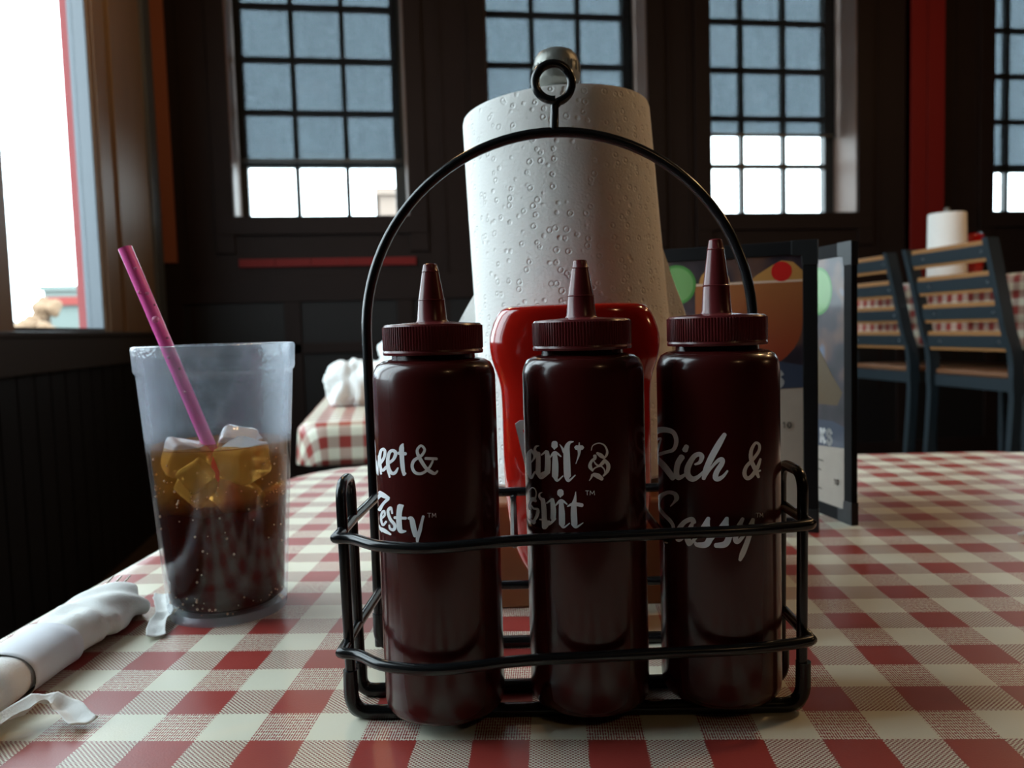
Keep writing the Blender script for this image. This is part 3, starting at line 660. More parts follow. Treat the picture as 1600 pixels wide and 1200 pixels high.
# the nozzles were cut at different heights
for i, (sx, sz) in enumerate(((1, .86), (1.02, .86), (1.0, 1.12))):
    for ch in bots[i].children:
        if ch.name.startswith('nozzle'):
            zz = .1745+.0022+.0148+.0008; k = .0012
            ch.scale = (1.05, 1.05, sz*1.22); ch.location = (0, 0, zz*(1-sz*1.22))

# ------------------------------------------------------------------ wire rack
rk = empty('condiment_rack', W(0, 0, TZ), -PSI); tag(rk, 'black wire condiment rack with hoop handle holding three dark red bottles', 'rack')
def rz(z): return z+HC       # height below the camera -> above the table
YF = lambda x: .3900-.027*(x-.03); YM = .4180; YR = .4790
XL, XR = -.0868, .1408; r1, r2 = .0027, .0037
zt = rz(-.0745)
for side, x in (('l', XL), ('r', XR)):
    s = 1 if side == 'l' else -1; yf = YF(x)
    b = MB()                                          # side hoop: up from the front foot, over, down to the middle foot
    b.tube(fillet([(x+s*.012, yf, r2), (x+s*.0012, yf, r2), (x, yf, zt), (x, YM, zt), (x+s*.0012, YM, r2), (x+s*.012, YM, r2)], [0, .012, .010, .010, .012, 0], 8), r1, 12)
    b.build('side_hoop', M['black_wire'], rk)
for nm, y0, y1_, zf in (('f', YF(XL), YF(XR), .026), ('m', YM, YM, .020)):
    b = MB()                                          # thick dipped base wire turning up into each foot
    b.tube(fillet([(XL+.0010, y0, zf), (XL+.0006, y0, r2), (XR-.0004, y1_, r2), (XR-.0002, y1_, zf)], .014, 10), r2, 14)
    b.build('base_wire', M['black_wire'], rk)
b = MB(); b.tube(fillet([(XL+.001, YR, .024), (XL+.001, YR, r2), (XR+.004, YR, r2), (XR+.004, YR, .024)], .014, 10), r2, 14); b.build('base_wire', M['black_wire'], rk)
hx0, hx1 = XL+.001, XR+.004; hc_, hr = (hx0+hx1)/2, (hx1-hx0)/2
zc = rz(.1145)-hr
hp = [(hx0, YR, r2)] + [Vector((hx0, YR, .03+(zc-.03)*k/6)) for k in range(7)] + arc((hc_, YR, zc), hr, pi, 0, 48)[1:] + [Vector((hx1, YR, zc-(zc-.03)*k/6)) for k in range(1, 7)] + [Vector((hx1, YR, r2))]
b = MB(); b.tube(hp, .0030, 14); b.build('hoop_handle', M['black_wire'], rk)
top = zc+hr; zr = rz(.1430)
b = MB()
ringp = [Vector((hc_-.0004, YR, top))] + [Vector((hc_, YR, top+.006)), Vector((hc_+.0004, YR+.002, zr-.0135))] + [Vector((hc_+.0108*cos(a), YR+.0025-.005*(k/28), zr+.0108*sin(a))) for k, a in enumerate([-pi/2+.25+2*pi*j/28*.97 for j in range(29)])]
b.tube(ringp, .0026, 12); b.build('finger_ring', M['black_wire'], rk)
def ring_path(z, bulge, zb=0):
    yf = .3655; y0, y1_ = YF(XL)-.006, YF(XR)-.004
    zr_ = z+zb
    front = [(XL-.0005, y0-.007, zr_-.0006), (-.078, y0-.010, zr_-.0006), (-.066, .366, zr_-.0008), (-.052, .3605, zr_-.0010), (-.038, .3588, zr_-.0010), (-.022, .3602, zr_-.0006), (-.006, .3625, zr_), (.010, .3645, zr_), (.0355, .3655, zr_), (.07, .3675, zr_), (.1038, .3690, zr_), (.130, .3735, zr_), (XR+.0005, .3775, zr_)]
    fr = catmull(front, 5)
    back = [Vector((XR+.001, YM, z)), Vector((XR-.001, YR-.004, z)), Vector((XL+.004, YR-.004, z)), Vector((XL+.001, YM, z))]
    pts = fr + fillet([fr[-1]]+back+[fr[0]], [0, .002, .010, .010, .002, 0], 6)[1:-1]
    return pts
for z in (rz(-.0975), rz(-.1545)):
    b = MB(); b.tube(ring_path(z, .01), .0027, 12, closed=True); b.build('guard_ring', M['black_wire'], rk)
for xd in (-.0012, .0705):
    b = MB(); b.tube(fillet([(xd, .3670, rz(-.0997)), (xd, .372, rz(-.1017)), (xd, YR-.006, rz(-.1017)), (xd, YR-.004, rz(-.0977))], .004, 4), .0019, 8); b.build('divider_wire', M['black_wire'], rk)

# ------------------------------------------------------------------ ketchup bottle (upside-down squeeze bottle)
kb = empty('ketchup_bottle', W(.0405, .512, TZ), -PSI-radians(1)); tag(kb, 'bright red upside-down ketchup squeeze bottle behind the middle sauce bottle', 'ketchup bottle')
def superell(a, ex=2.6):
    c, s = cos(a), sin(a); return (abs(c)**(2/ex))*(1 if c >= 0 else -1), (abs(s)**(2/ex))*(1 if s >= 0 else -1)
sec = [(.012, .012, .020), (.018, .014, .0215), (.026, .017, .027), (.036, .021, .040), (.0425, .0235, .055), (.0460, .0250, .075), (.0475, .0255, .10), (.0475, .0255, .135), (.0475, .0250, .150), (.0480, .0245, .160), (.0505, .0245, .168), (.0535, .0250, .176), (.0545, .0250, .186), (.0535, .0245, .193), (.0490, .0235, .2045), (.0455, .0220, .2080), (.041, .0195, .2092), (.030, .012, .2097)]
b = MB(); n = 64; rings = []
for ax, ay, z in sec:
    rings.append([b.bm.verts.new((ax*superell(2*pi*k/n)[0], ay*superell(2*pi*k/n)[1], z)) for k in range(n)])
for A, B in zip(rings, rings[1:]):
    for k in range(n): b.bm.faces.new((A[k], A[(k+1) % n], B[(k+1) % n], B[k]))
b.bm.faces.new(list(reversed(rings[0]))); b.bm.faces.new(rings[-1])
b.build('bottle_body', M['ketchup'], kb, angle=60, sub=1)
b = MB(); b.lathe([(0, 0), (.019, 0), (.0205, .0015), (.0205, .015), (.019, .0195), (.012, .0205), (0, .0205)], 48); b.build('flip_cap', mat('white_cap_plastic', (.75, .75, .73), .35), kb)
def outline_ring(poly_o, poly_i, y0, th, bend=0):
    b = MB(); n = len(poly_o); V = []
    for y in (y0, y0-th):
        V.append([[b.bm.verts.new((x, y, z)) for x, z in P] for P in (poly_o, poly_i)])
    for L in range(2):
        O, I = V[L]
        for k in range(n): b.bm.faces.new((O[k], O[(k+1) % n], I[(k+1) % n], I[k]))
    for q in range(2):
        for k in range(n): b.bm.faces.new((V[0][q][k], V[0][q][(k+1) % n], V[1][q][(k+1) % n], V[1][q][k]))
    return b
ko = [(-.039, .137), (-.036, .139), (.036, .139), (.039, .137), (.031, .098), (.028, .096), (-.028, .096), (-.031, .098)]
ki = [(x*.88, .1175+(z-.1175)*.80) for x, z in ko]
b = outline_ring(ko, ki, -.0249, .0009); b.build('label_outline', M['white_label'], kb, smooth=False)

# ------------------------------------------------------------------ paper towel holder and roll
HXc, HYc = .0540, .622
ph = empty('towel_holder', W(HXc, HYc, TZ), -PSI); tag(ph, 'wooden paper towel holder with pewter knob behind the ketchup bottle', 'towel holder')
b = MB(); b.box((-.080, -.0765, 0), (.078, .079, .075)); b.build('base_block', M['caddy_wood'], ph, bevel=.003)
TILT = Matrix.Translation((0, 0, .068)) @ Matrix.Rotation(radians(-2.1), 4, 'Y') @ Matrix.Rotation(radians(-3.0), 4, 'X')
b = MB(); b.lathe([(0, -.004), (.009, -.004), (.009, .305), (0, .305)], 24, M=TILT); b.build('center_post', M['caddy_wood'], ph)
b = MB(); kp = [(0, .302), (.0155, .302), (.0165, .304), (.0168, .311), (.0150, .3125), (.0162, .315), (.0178, .318), (.0180, .330), (.0172, .3335), (.0160, .3375), (.0135, .3405), (.0095, .3425), (0, .3430)]
b.lathe(kp, 48, M=TILT); kn = b.build('knob', M['knob'], ph)
b = MB()                                              # worn raised marks round the knob
for k in range(22):
    a = 2*pi*k/22; mm = TILT @ Matrix.Rotation(a, 4, 'Z') @ Matrix.Translation((.0178, 0, .327))
    b.box((-.0003, -.0013, -.0035), (.0009, -.0006, .0035), mm)
    if k % 2: b.box((-.0003, -.0013, .0022), (.0009, .0013, .0035), mm)
    if k % 3 == 0: b.box((-.0003, .0006, -.0035), (.0009, .0013, .0035), mm)
b.build('raised_marks', M['knob'], kn, smooth=False)
rl = empty('paper_towel_roll', W(HXc, HYc, TZ+.0765), -PSI)
tag(rl, 'large white embossed paper towel roll behind the ketchup bottle', 'paper towel roll')
RT = Matrix.Translation((0, 0, .0)) @ Matrix.Rotation(radians(-2.8), 4, 'Y') @ Matrix.Rotation(radians(-3.0), 4, 'X')
b = MB(); zt_ = .283; prof = [(.021, .004)]
prof += [(.0745, .004), (.0758, .006)] + [(.0758-.0038*k/20, .006+(zt_-.009)*k/20) for k in range(21)] + [(.0712, zt_), (.060, zt_+.0006), (.045, zt_-.0008), (.032, zt_+.0004), (.021, zt_-.0004), (.021, .004)]
b.lathe(prof, 128, M=RT, rfun=lambda a, z: 1+.006*sin(a*2+1)+.003*sin(3*a+z*20)+.004*(a/(2*pi)))
b.build('towel_layers', M['towel'], rl, angle=50)
b = MB(); b.lathe([(.0200, .003), (.0208, .003), (.0208, zt_+.001), (.0200, zt_+.001), (.0200, .003)], 40, M=RT); b.build('cardboard_core', mat('kraft_cardboard', (.35, .24, .14), .8), rl)
def sheet(P, name, parent, m, th=.0006, nu=24, nv=18, wob=.0015, fr=30, seed=0):
    """P(u,v) -> point; a single thin curved sheet"""
    b = MB(); g = [[None]*(nv+1) for _ in range(nu+1)]
    for i in range(nu+1):
        for j in range(nv+1):
            p = Vector(P(i/nu, j/nv)); p += Vector((1, .6, .2))*noise.noise(p*fr+Vector((seed, 0, 0)))*wob
            g[i][j] = b.bm.verts.new(p)
    for i in range(nu):
        for j in range(nv): b.bm.faces.new((g[i][j], g[i+1][j], g[i+1][j+1], g[i][j+1]))
    o = b.build(name, m, parent, angle=180)
    s = o.modifiers.new('thick', 'SOLIDIFY'); s.thickness = th; s.offset = 0
    return o
def flap_r(u, v):        # loose sheet leaving the right limb, wider toward the bottom
    z = .010+.190*v; a0 = radians(12); out = u*.42*(.200-z)
    r = .0763-.0035*v
    p = Vector((r*cos(a0)+.0003, r*sin(a0), z)) + Vector((sin(radians(4))*0+1*.72, .42, 0))*out
    return (RT @ p.to_4d()).xyz if False else RT @ p
sheet(flap_r, 'loose_sheet', rl, M['towel'])
def flap_l(u, v):
    z = .010+.143*v; a0 = radians(165); out = u*min(.075, .95*(.153-z))
    p = Vector((.0763*cos(a0), .0763*sin(a0), z)) + Vector((-.78, .45, 0))*out
    return RT @ p
sheet(flap_l, 'loose_sheet', rl, M['towel'], seed=4)

# ------------------------------------------------------------------ folding menus
def menu_art():
    """printed drink photo: dark backdrop with blurred coloured lights"""
    m = bpy.data.materials.new('printed_backdrop'); m.use_nodes = True; nt = m.node_tree; b = nt.nodes['Principled BSDF']
    tc = nt.nodes.new('ShaderNodeTexCoord'); nz = nt.nodes.new('ShaderNodeTexNoise'); nz.inputs['Scale'].default_value = 26; nz.inputs['Detail'].default_value = 1.5
    nt.links.new(tc.outputs['Object'], nz.inputs['Vector'])
    cr = nt.nodes.new('ShaderNodeValToRGB'); e = cr.color_ramp.elements
    e[0].position = .35; e[0].color = (.006, .006, .012, 1); e[1].position = .72; e[1].color = (.10, .18, .32, 1)
    x = e.new(.5); x.color = (.03, .02, .03, 1); x = e.new(.62); x.color = (.12, .06, .04, 1)
    nt.links.new(nz.outputs['Fac'], cr.inputs[0]); nt.links.new(cr.outputs[0], b.inputs['Base Color'])
    b.inputs['Roughness'].default_value = .4; b.inputs['Coat Weight'].default_value = .25; b.inputs['Coat Roughness'].default_value = .06
    return m
def ramp_mat(name, z0, z1, c0, c1):
    m = bpy.data.materials.new(name); m.use_nodes = True; nt = m.node_tree; b = nt.nodes['Principled BSDF']
    tc = nt.nodes.new('ShaderNodeTexCoord'); sp = nt.nodes.new('ShaderNodeSeparateXYZ'); nt.links.new(tc.outputs['Object'], sp.inputs[0])
    mr = nt.nodes.new('ShaderNodeMapRange'); mr.inputs[1].default_value = z0; mr.inputs[2].default_value = z1; nt.links.new(sp.outputs[2], mr.inputs[0])
    nt.links.new(mixc(nt, mr.outputs[0], c0, c1), b.inputs['Base Color']); b.inputs['Roughness'].default_value = .4; b.inputs['Coat Weight'].default_value = .25; b.inputs['Coat Roughness'].default_value = .06
    return m
M['art'] = menu_art(); M['drink'] = ramp_mat('printed_drink', .150, .225, (.22, .020, .007), (.30, .10, .03))
cp = lambda n, c: mat(n, c, .4, coat=.25)
M['foam'] = cp('printed_foam', (.62, .45, .35)); M['cherry'] = cp('printed_cherry', (.55, .012, .01)); M['orange'] = cp('printed_orange_slice', (.45, .22, .06))
M['lime'] = cp('printed_lime', (.14, .30, .10)); M['lime_rim'] = cp('printed_lime_rind', (.05, .20, .04)); M['kraft'] = mat('menu_paper_kraft', (.36, .31, .26), .5, coat=.2, var=.12, varscale=60)
M['pine'] = cp('printed_pineapple', (.085, .050, .014)); M['navy'] = cp('printed_navy_band', (.030, .045, .08)); M['textdark'] = mat('printed_small_text', (.07, .06, .05), .6); M['head'] = mat('printed_heading', (.5, .5, .5), .5)
FONT5 = {'K': [((0,0),(0,1)), ((0,.45),(.8,1)), ((.2,.6),(.85,0))], '1': [((.2,.8),(.5,1)), ((.5,1),(.5,0))], '0': [((.5,0),(.1,.25),(.1,.75),(.5,1),(.9,.75),(.9,.25),(.5,0))],
         'S': [((.85,.82),(.6,1),(.2,.95),(.08,.72),(.3,.54),(.7,.45),(.9,.25),(.7,.02),(.3,0),(.05,.18))]}
def flat_text(b, txt, x, z, h, w_, y):
    for ch in txt:
        for st in FONT5.get(ch, []):
            pts = catmull([Vector((p[0]*h*.62, p[1]*h, 0)) for p in st], 4) if len(st) > 2 else [Vector((p[0]*h*.62, p[1]*h, 0)) for p in st]
            for p, q in zip(pts, pts[1:]):
                d = (q-p).normalized()*w_*.3; n = Vector((-(q-p).y, (q-p).x, 0)).normalized()*w_/2
                vs = [b.bm.verts.new((x+v.x, y, z+v.y)) for v in (p-d-n, q+d-n, q+d+n, p-d+n)]
                b.bm.faces.new(vs)
        x += h*.85
def disc(b, cx, cz, r, y, n=32, a0=0, a1=2*pi, sx=1):
    c = b.bm.verts.new((cx, y, cz)); vs = [b.bm.verts.new((cx+r*sx*cos(a0+(a1-a0)*k/n), y, cz+r*sin(a0+(a1-a0)*k/n))) for k in range(n+1)]
    for k in range(n): b.bm.faces.new((c, vs[k], vs[k+1]))
def poly(b, pts, y): b.bm.faces.new([b.bm.verts.new((x, y, z)) for x, z in pts])
def menu_panel(root, wd, h, ang, art, dz=0, drink=True):
    """one rigid page; local x from 0 (right edge, towards the reader) to -wd"""
    R_ = Matrix.Rotation(ang, 4, 'Z'); fw = .0125
    pn = MB(); pn.box((-wd+.003, -.0012, .003), (-.003, .0012, h-.003), R_); page = pn.build('page', M['kraft'], root, smooth=False)
    b = MB()
    for a, c in (((-wd, -.003, 0), (0, .003, fw)), ((-wd, -.003, h-fw), (0, .003, h)), ((-wd, -.003, fw), (-wd+fw, .003, h-fw)), ((-fw, -.003, fw), (0, .003, h-fw))): b.box(a, c, R_)
    b.build('binding_edge', M['menu_frame'], root, smooth=False, bevel=.0008)
    for sx, sz in ((0, 0), (0, 1), (1, 0), (1, 1)):
        x0 = -wd if sx else -.022; z0 = h-.022 if sz else 0
        b = MB(); ox = x0 if sx else 0; 
        poly_ = [(-.0004, -.0004), (.022, -.0004), (.022, .0125), (.0135, .0135), (.0125, .022), (-.0004, .022)]
        P = []
        for px_, pz_ in poly_:
            P.append((-wd+px_ if sx else -px_, (h-pz_) if sz else pz_))
        b.prism(P, -.0036, .0036, R_ @ Matrix.Rotation(pi/2, 4, 'X')); b.build('corner_guard', M['menu_corner'], root, smooth=False, bevel=.0004)
    if not art: return
    yb = -.00135; L = [0]
    def add(nm, m, fn):
        L[0] += 1; q = MB(); fn(q, yb-.00006*L[0])
        for v in q.bm.verts: v.co = R_ @ v.co
        q.build(nm, m, page, smooth=False)
    xl, xr, zb_, zt_ = -wd+fw, -fw, fw, h-fw; tw = xr-xl
    add('printed_photo', M['art'], lambda q, y: poly(q, [(xl, .128+dz), (xr, .128+dz), (xr, zt_), (xl, zt_)], y))
    gx = xr-.048
    def bowl(q, y):
        pts = [(gx-.048, .232)]
        for k in range(17): a = pi+pi*k/16; pts.append((gx+.048*cos(a), .194+.045*sin(a)))
        pts.append((gx+.048, .232)); poly(q, [(max(min(x, xr), xl), z) for x, z in pts], y)
    if drink:
        add('printed_drink', M['drink'], bowl)
        add('printed_foam', M['foam'], lambda q, y: poly(q, [(gx-.049, .2300), (xr, .2300), (xr, .2322), (gx-.049, .2322)], y))
        add('printed_orange_slice', M['orange'], lambda q, y: poly(q, [(gx+.002, .2322), (gx+.008, .2375), (gx+.022, .2460), (gx+.030, .2500), (gx+.040, .2480), (xr, .2400), (xr, .2322)], y))
        add('printed_cherry', M['cherry'], lambda q, y: disc(q, gx+.030, .2400, .0090, y))
        add('printed_lime_rind', M['lime_rim'], lambda q, y: disc(q, xl+.026, .232, .019, y))
        add('printed_lime', M['lime'], lambda q, y: disc(q, xl+.026, .232, .0165, y))
        add('printed_lemon', M['orange'], lambda q, y: disc(q, xl+.062, .232, .014, y, a0=0, a1=pi))
    else:
        add('printed_lime_rind', M['lime_rim'], lambda q, y: disc(q, xr-.044, .223, .0235, y))
        add('printed_lime', M['lime'], lambda q, y: disc(q, xr-.044, .223, .0210, y))
        add('printed_pineapple', M['pine'], lambda q, y: poly(q, [(xr-.070, .110), (xr-.012, .112), (xr-.004, .125), (xr-.020, .140), (xr-.050, .175), (xr-.075, .165)], y))
    add('printed_band', M['navy'], lambda q, y: poly(q, [(xl, .118+dz), (xl+tw*.3, .121+dz), (xl+tw*.55, .118+dz), (xr-.03, .120+dz), (xr, .122+dz), (xr, .142+dz), (xr-.02, .146+dz), (xl, .143+dz)], y))
    add('printed_heading', M['head'], lambda q, y: flat_text(q, 'KS', xr-(.036 if drink else .040), .1235+dz, .0125, .0042, y))
    def txt(q, y):
        rr = random.Random(5)
        for r_ in range(9):
            z = .104+dz-r_*.0095
            if z < zb_+.004: break
            if r_ in (2, 5): continue
            poly(q, [(xl+.008, z), (xr-.022-rr.random()*.02, z), (xr-.022-rr.random()*.02, z+.0014), (xl+.008, z+.0014)], y)
        for z in (.084, .056): pass
    add('printed_text_lines', M['textdark'], txt)
    add('printed_price', M['textdark'], lambda q, y: flat_text(q, '10', xr-.018, .0845+dz, .0052, .0011, y))
m1 = empty('drinks_menu', W(.2775, .7240, TZ), -PSI+radians(-22)); tag(m1, 'black-edged drinks menu standing nearer, orange drink with cherry, right of the rack', 'menu', 'standing drinks menus on the main table')
menu_panel(m1, .165, .2665, 0, True, .012); menu_panel(m1, .165, .2665, radians(-7), False)
m2 = empty('drinks_menu', W(.3190, .7430, TZ), -PSI+radians(-79)); tag(m2, 'black-edged drinks menu standing behind the other, narrow view with green lime slice', 'menu', 'standing drinks menus on the main table')
menu_panel(m2, .165, .2665, 0, True, -.050, False); menu_panel(m2, .165, .2665, radians(-9), False)
# ------------------------------------------------------------------ tumbler of cola
CX, CY = -.209, .566
cup = empty('plastic_tumbler', W(CX, CY, TZ), -PSI); tag(cup, 'tall clear plastic tumbler of iced cola with a pink straw', 'tumbler')
CH = .1905; rb, rt = .0405, .0535
def cr_(z): return rb+(rt-rb)*z/CH
b = MB()
outer = [(0, .004), (.034, .004), (.037, .0005), (.0398, 0), (rb, .0025), (rb+.0004, .006)] + [(cr_(z), z) for z in [.012+.0155*k for k in range(11)]] + [(cr_(.171), .171), (cr_(.1722)+.0011, .1722), (cr_(.174)+.0014, .174), (cr_(CH)+.0010, CH-.002), (cr_(CH)+.0006, CH-.0005), (cr_(CH)-.0006, CH), (cr_(CH)-.0018, CH-.001)]
inner = [(cr_(z)-.0022, z) for z in (.178, .171, .150, .12, .09, .06, .03, .012)] + [(.036, .0075), (0, .0070)]
b.lathe(outer+inner, 72); b.build('tumbler_wall', M['cup'], cup, angle=45)
LV = .1215                                             # drink level
b = MB(); ins = lambda z: cr_(z)-.0029
prof = [(0, .0078), (.034, .0080), (ins(.011), .0115)] + [(ins(z), z) for z in [.02+.01*k for k in range(10)]] + [(ins(LV)-.0002, LV-.0005), (ins(LV)-.0022, LV-.0014), (.03, LV-.0016), (0, LV-.0016)]
b.lathe(prof, 72); b.build('cola', cola(.080), cup, angle=60)
def pebble(n, rad, seed):
    return None
bub = MB(); rr = random.Random(3)
for k in range(150):
    a = rr.uniform(pi, 2*pi) if k % 4 else rr.uniform(0, 2*pi)
    z = rr.choice([rr.uniform(.085, .095), rr.uniform(.02, .118), rr.uniform(.06, .11), rr.uniform(.008, .02)])
    r_ = rr.uniform(.0004, .0011); R0 = ins(max(z, .012))+.00015
    bmesh.ops.create_icosphere(bub.bm, subdivisions=1, radius=r_, matrix=Matrix.Translation((R0*cos(a), R0*sin(a), z)))
o = bub.build('fizz_bubbles', M['bubble'], cup, angle=180); o['kind'] = 'stuff'
def ice(x, y, z, s, rx, ry, rz_, label, seed):
    b = MB(); sx, sy, sz = [q*1.18 for q in s]
    bmesh.ops.create_cube(b.bm, size=1, matrix=Matrix.Diagonal((sx, sy, sz, 1)))
    bmesh.ops.bevel(b.bm, geom=b.bm.edges[:], offset=min(s)*.3, segments=3, affect='EDGES', profile=.6)
    bmesh.ops.subdivide_edges(b.bm, edges=b.bm.edges[:], cuts=1)
    for v in b.bm.verts: v.co *= 1+.16*noise.noise(v.co*90+Vector((seed, 0, 0)))
    p = W(CX, CY, TZ) + (RZ @ Vector((x, y, 0))) + Vector((0, 0, z))
    o = b.build('ice_cube', M['ice'], None, angle=180); o.location = p; o.rotation_euler = (rx, ry, rz_)
    tag(o, label, 'ice cube', 'ice cubes floating in the cola')
ice(-.019, -.014, .112, (.024, .022, .020), .2, .3, .5, 'ice cube at the upper left of the cola, poking just above it', 1)
ice(-.006, -.031, .103, (.016, .010, .016), .5, .9, .3, 'small pointed ice piece against the front of the glass, left of the straw', 2)
ice(.020, -.012, .109, (.024, .024, .022), .1, -.2, .9, 'large ice cube at upper right of the cola, next to the straw', 3)
ice(.006, .020, .113, (.025, .024, .022), .3, .2, .2, 'ice cube at the back of the cola, behind the straw', 4)
ice(-.016, .006, .089, (.024, .024, .020), .6, .1, 1.2, 'ice cube low on the left, sunk under the upper left cube', 5)
ice(.015, -.010, .083, (.024, .026, .018), .1, .4, .4, 'sunken ice cube low on the right under the large cube', 6)
# straw
st = MB(); A = Vector((-.2410-.0315, .566-.0105, rz(.0655))); 
p_top = W(-.2645, .5585, TZ+rz(.0640)); p_rim = W(-.2400, .5615, TZ+rz(-.0035)); p_bot = W(-.1795, .5690, TZ+.0120)
dirv = (p_bot-p_top).normalized(); L_ = (p_bot-p_top).length; n = 20; ri, ro = .0042, .0048
side = dirv.cross(Vector((0, 0, 1))).normalized(); up_ = side.cross(dirv)
rings = []
for rr_, order in ((ro, range(0, 31)), (ri, range(30, -1, -1))):
    for i in order:
        c = p_top+dirv*(L_*i/30) - p_top; rings.append([st.bm.verts.new(c+(side*cos(2*pi*k/n)*1.05+up_*sin(2*pi*k/n)*.95)*rr_) for k in range(n)])
rings.append(rings[0])
for P_, Q_ in zip(rings, rings[1:]):
    for k in range(n): st.bm.faces.new((P_[k], P_[(k+1) % n], Q_[(k+1) % n], Q_[k]))
so = st.build('drinking_straw', M['straw'], None, angle=60); so.location = p_top; tag(so, 'bright pink drinking straw leaning in the tumbler of cola', 'straw')
dr = MB(); rr = random.Random(9); dpos = [(.10, .2, .0012), (.2, -.6, .0014), (.215, .3, .0014), (.33, .0, .0026), (.42, .5, .0010), (.5, -.4, .0012), (.56, .4, .0009), (.27, .7, .0007), (.66, -.2, .0010)]
camdir = (CAM-p_top).normalized(); fx = camdir.cross(dirv).normalized(); fy = dirv.cross(fx)
if fy.dot(camdir) < 0: fy = -fy
for t, o_, r_ in dpos:
    c = dirv*(L_*t*.62)+ (fx*sin(o_)+fy*cos(o_))*ro
    bmesh.ops.create_icosphere(dr.bm, subdivisions=2, radius=r_, matrix=Matrix.Translation(c))
dro = dr.build('water_droplets', mat('water_droplet', (.95, .35, .62), .04, trans=.5, ior=1.33), so, angle=180); dro['kind'] = 'stuff'

# ------------------------------------------------------------------ napkin roll, fork, paper scraps
nr = empty('napkin_roll', W(-.292, .46, TZ), -PSI); tag(nr, 'white napkin rolled round cutlery with a paper band, at lower left', 'napkin')
def napkin_section(t):      # t 0 near .. 1 far: centre x, y, half width, height
    y = -.145+.262*t
    hw = .0215-.001*t + (.004*max(0, (t-.62)/.38)); h = .0265-.002*t-.006*max(0, (t-.8)/.2)**2
    if .42 < t < .60: hw -= .0015; h -= .0012
    cx = .0035+(.005*t)
    return cx, y, hw, h
b = MB(); N, n = 70, 40; rings = []
for i in range(N+1):
    t = i/N; cx, y, hw, h = napkin_section(t); row = []
    for k in range(n):
        a = 2*pi*k/n; c, s = superell(a, 2.4)
        p = Vector((cx+hw*c, y+(.022*(c*.5+.5)*-1+.010 if t == 1 else 0)*0, h/2+h/2*s))
        if t > .7: p.y += (t-.7)/.3*(-.030*max(0, c)+.012*max(0, -c)*0)      # slanted end, the left corner runs further
        fold = noise.noise(Vector((p.x*60, p.y*22, p.z*60)))*(.0016+.0014*(t > .62)) + (.0030*max(0, t-.62)/.38)*sin(a*3+p.y*160)
        if .66 < t < .80: fold += .0012*sin(p.y*420+p.x*200)
        p += Vector((c, 0, s)).normalized()*fold if (abs(c)+abs(s)) > 0 else Vector((0, 0, 0))
        p.z = max(p.z, .0006)
        row.append(b.bm.verts.new(p))
    rings.append(row)
for P_, Q_ in zip(rings, rings[1:]):
    for k in range(n): b.bm.faces.new((P_[k], P_[(k+1) % n], Q_[(k+1) % n], Q_[k]))
for ring_, sgn in ((rings[0], -1), (rings[-1], 1)):
    c = b.bm.verts.new(sum((v.co for v in ring_), Vector())/n + Vector((0, -.012*sgn, 0)))
    for k in range(n): b.bm.faces.new((ring_[k], ring_[(k+1) % n], c))
b.build('folded_napkin', M['towel_plain'], nr, angle=180, sub=1)
b = MB(); rings = []
for i in range(9):
    t = .42+.18*i/8; cx, y, hw, h = napkin_section(t); row = []
    for k in range(n):
        a = 2*pi*k/n; c, s = superell(a, 2.3)
        row.append(b.bm.verts.new((cx+(hw+.0013)*c, y, max(.0005, h/2+(h/2+.0013)*s))))
    rings.append(row)
for P_, Q_ in zip(rings, rings[1:]):
    for k in range(n): b.bm.faces.new((P_[k], P_[(k+1) % n], Q_[(k+1) % n], Q_[k]))
o = b.build('paper_band', M['band'], nr, angle=180); s = o.modifiers.new('t', 'SOLIDIFY'); s.thickness = .0004
fk = MB()
for dx in (-.0060, .0, .0060):
    fk.tube([(dx, -.085, .0135), (dx, -.02, .0135), (dx*1.05, .004, .0155), (dx*1.05, .0125, .0175)], .0011, 8, radii=[.0011, .0011, .0009, .0006])
fk.box((-.007, -.105, .0125), (.007, -.085, .0145)); fk.box((-.003, -.20, .0125), (.003, -.105, .0145))
fo = fk.build('fork', M['steel'], None, angle=50); fo.location = W(-.2935, .570, TZ+.0035); fo.rotation_euler = (0, 0, -PSI)
tag(fo, 'steel fork tines poking out of the rolled napkin', 'fork')
def scrap(name, path, wd, label, seed, m, hgt=.004, curl=.5):
    P = catmull([Vector(p) for p in path], 6); b = MB(); nv = 12; rows = []
    for i, p in enumerate(P):
        t = (P[min(i+1, len(P)-1)]-P[max(i-1, 0)]).normalized(); s = Vector((t.y, -t.x, 0)).normalized()
        w_ = wd[0]+(wd[1]-wd[0])*i/(len(P)-1); row = []
        for k in range(nv+1):
            f = k/nv*2-1; q = p+s*f*w_/2
            q.z += hgt*(abs(f)**1.5)*curl + .0022*noise.noise(q*130+Vector((seed, 0, 0))) + .0012*sin(i*1.7)*(1-abs(f))
            q.x += .0012*noise.noise(q*90+Vector((0, seed, 0)))
            q.z = max(q.z, .0012); row.append(b.bm.verts.new(q))
        rows.append(row)
    for A_, B_ in zip(rows, rows[1:]):
        for k in range(nv): b.bm.faces.new((A_[k], A_[k+1], B_[k+1], B_[k]))
    o = b.build(name, m, None, angle=180); md = o.modifiers.new('t', 'SOLIDIFY'); md.thickness = .0003
    o.location = W(0, 0, TZ); o.rotation_euler = (0, 0, -PSI); tag(o, label, 'paper scrap'); return o
scrap('straw_wrapper', [(-.285, .352, .002), (-.262, .378, .006), (-.249, .398, .010), (-.238, .402, .006), (-.220, .390, .002)], (.010, .014), 'crumpled white straw wrapper lying in front of the rolled napkin', 2, M['towel_plain'], .007)
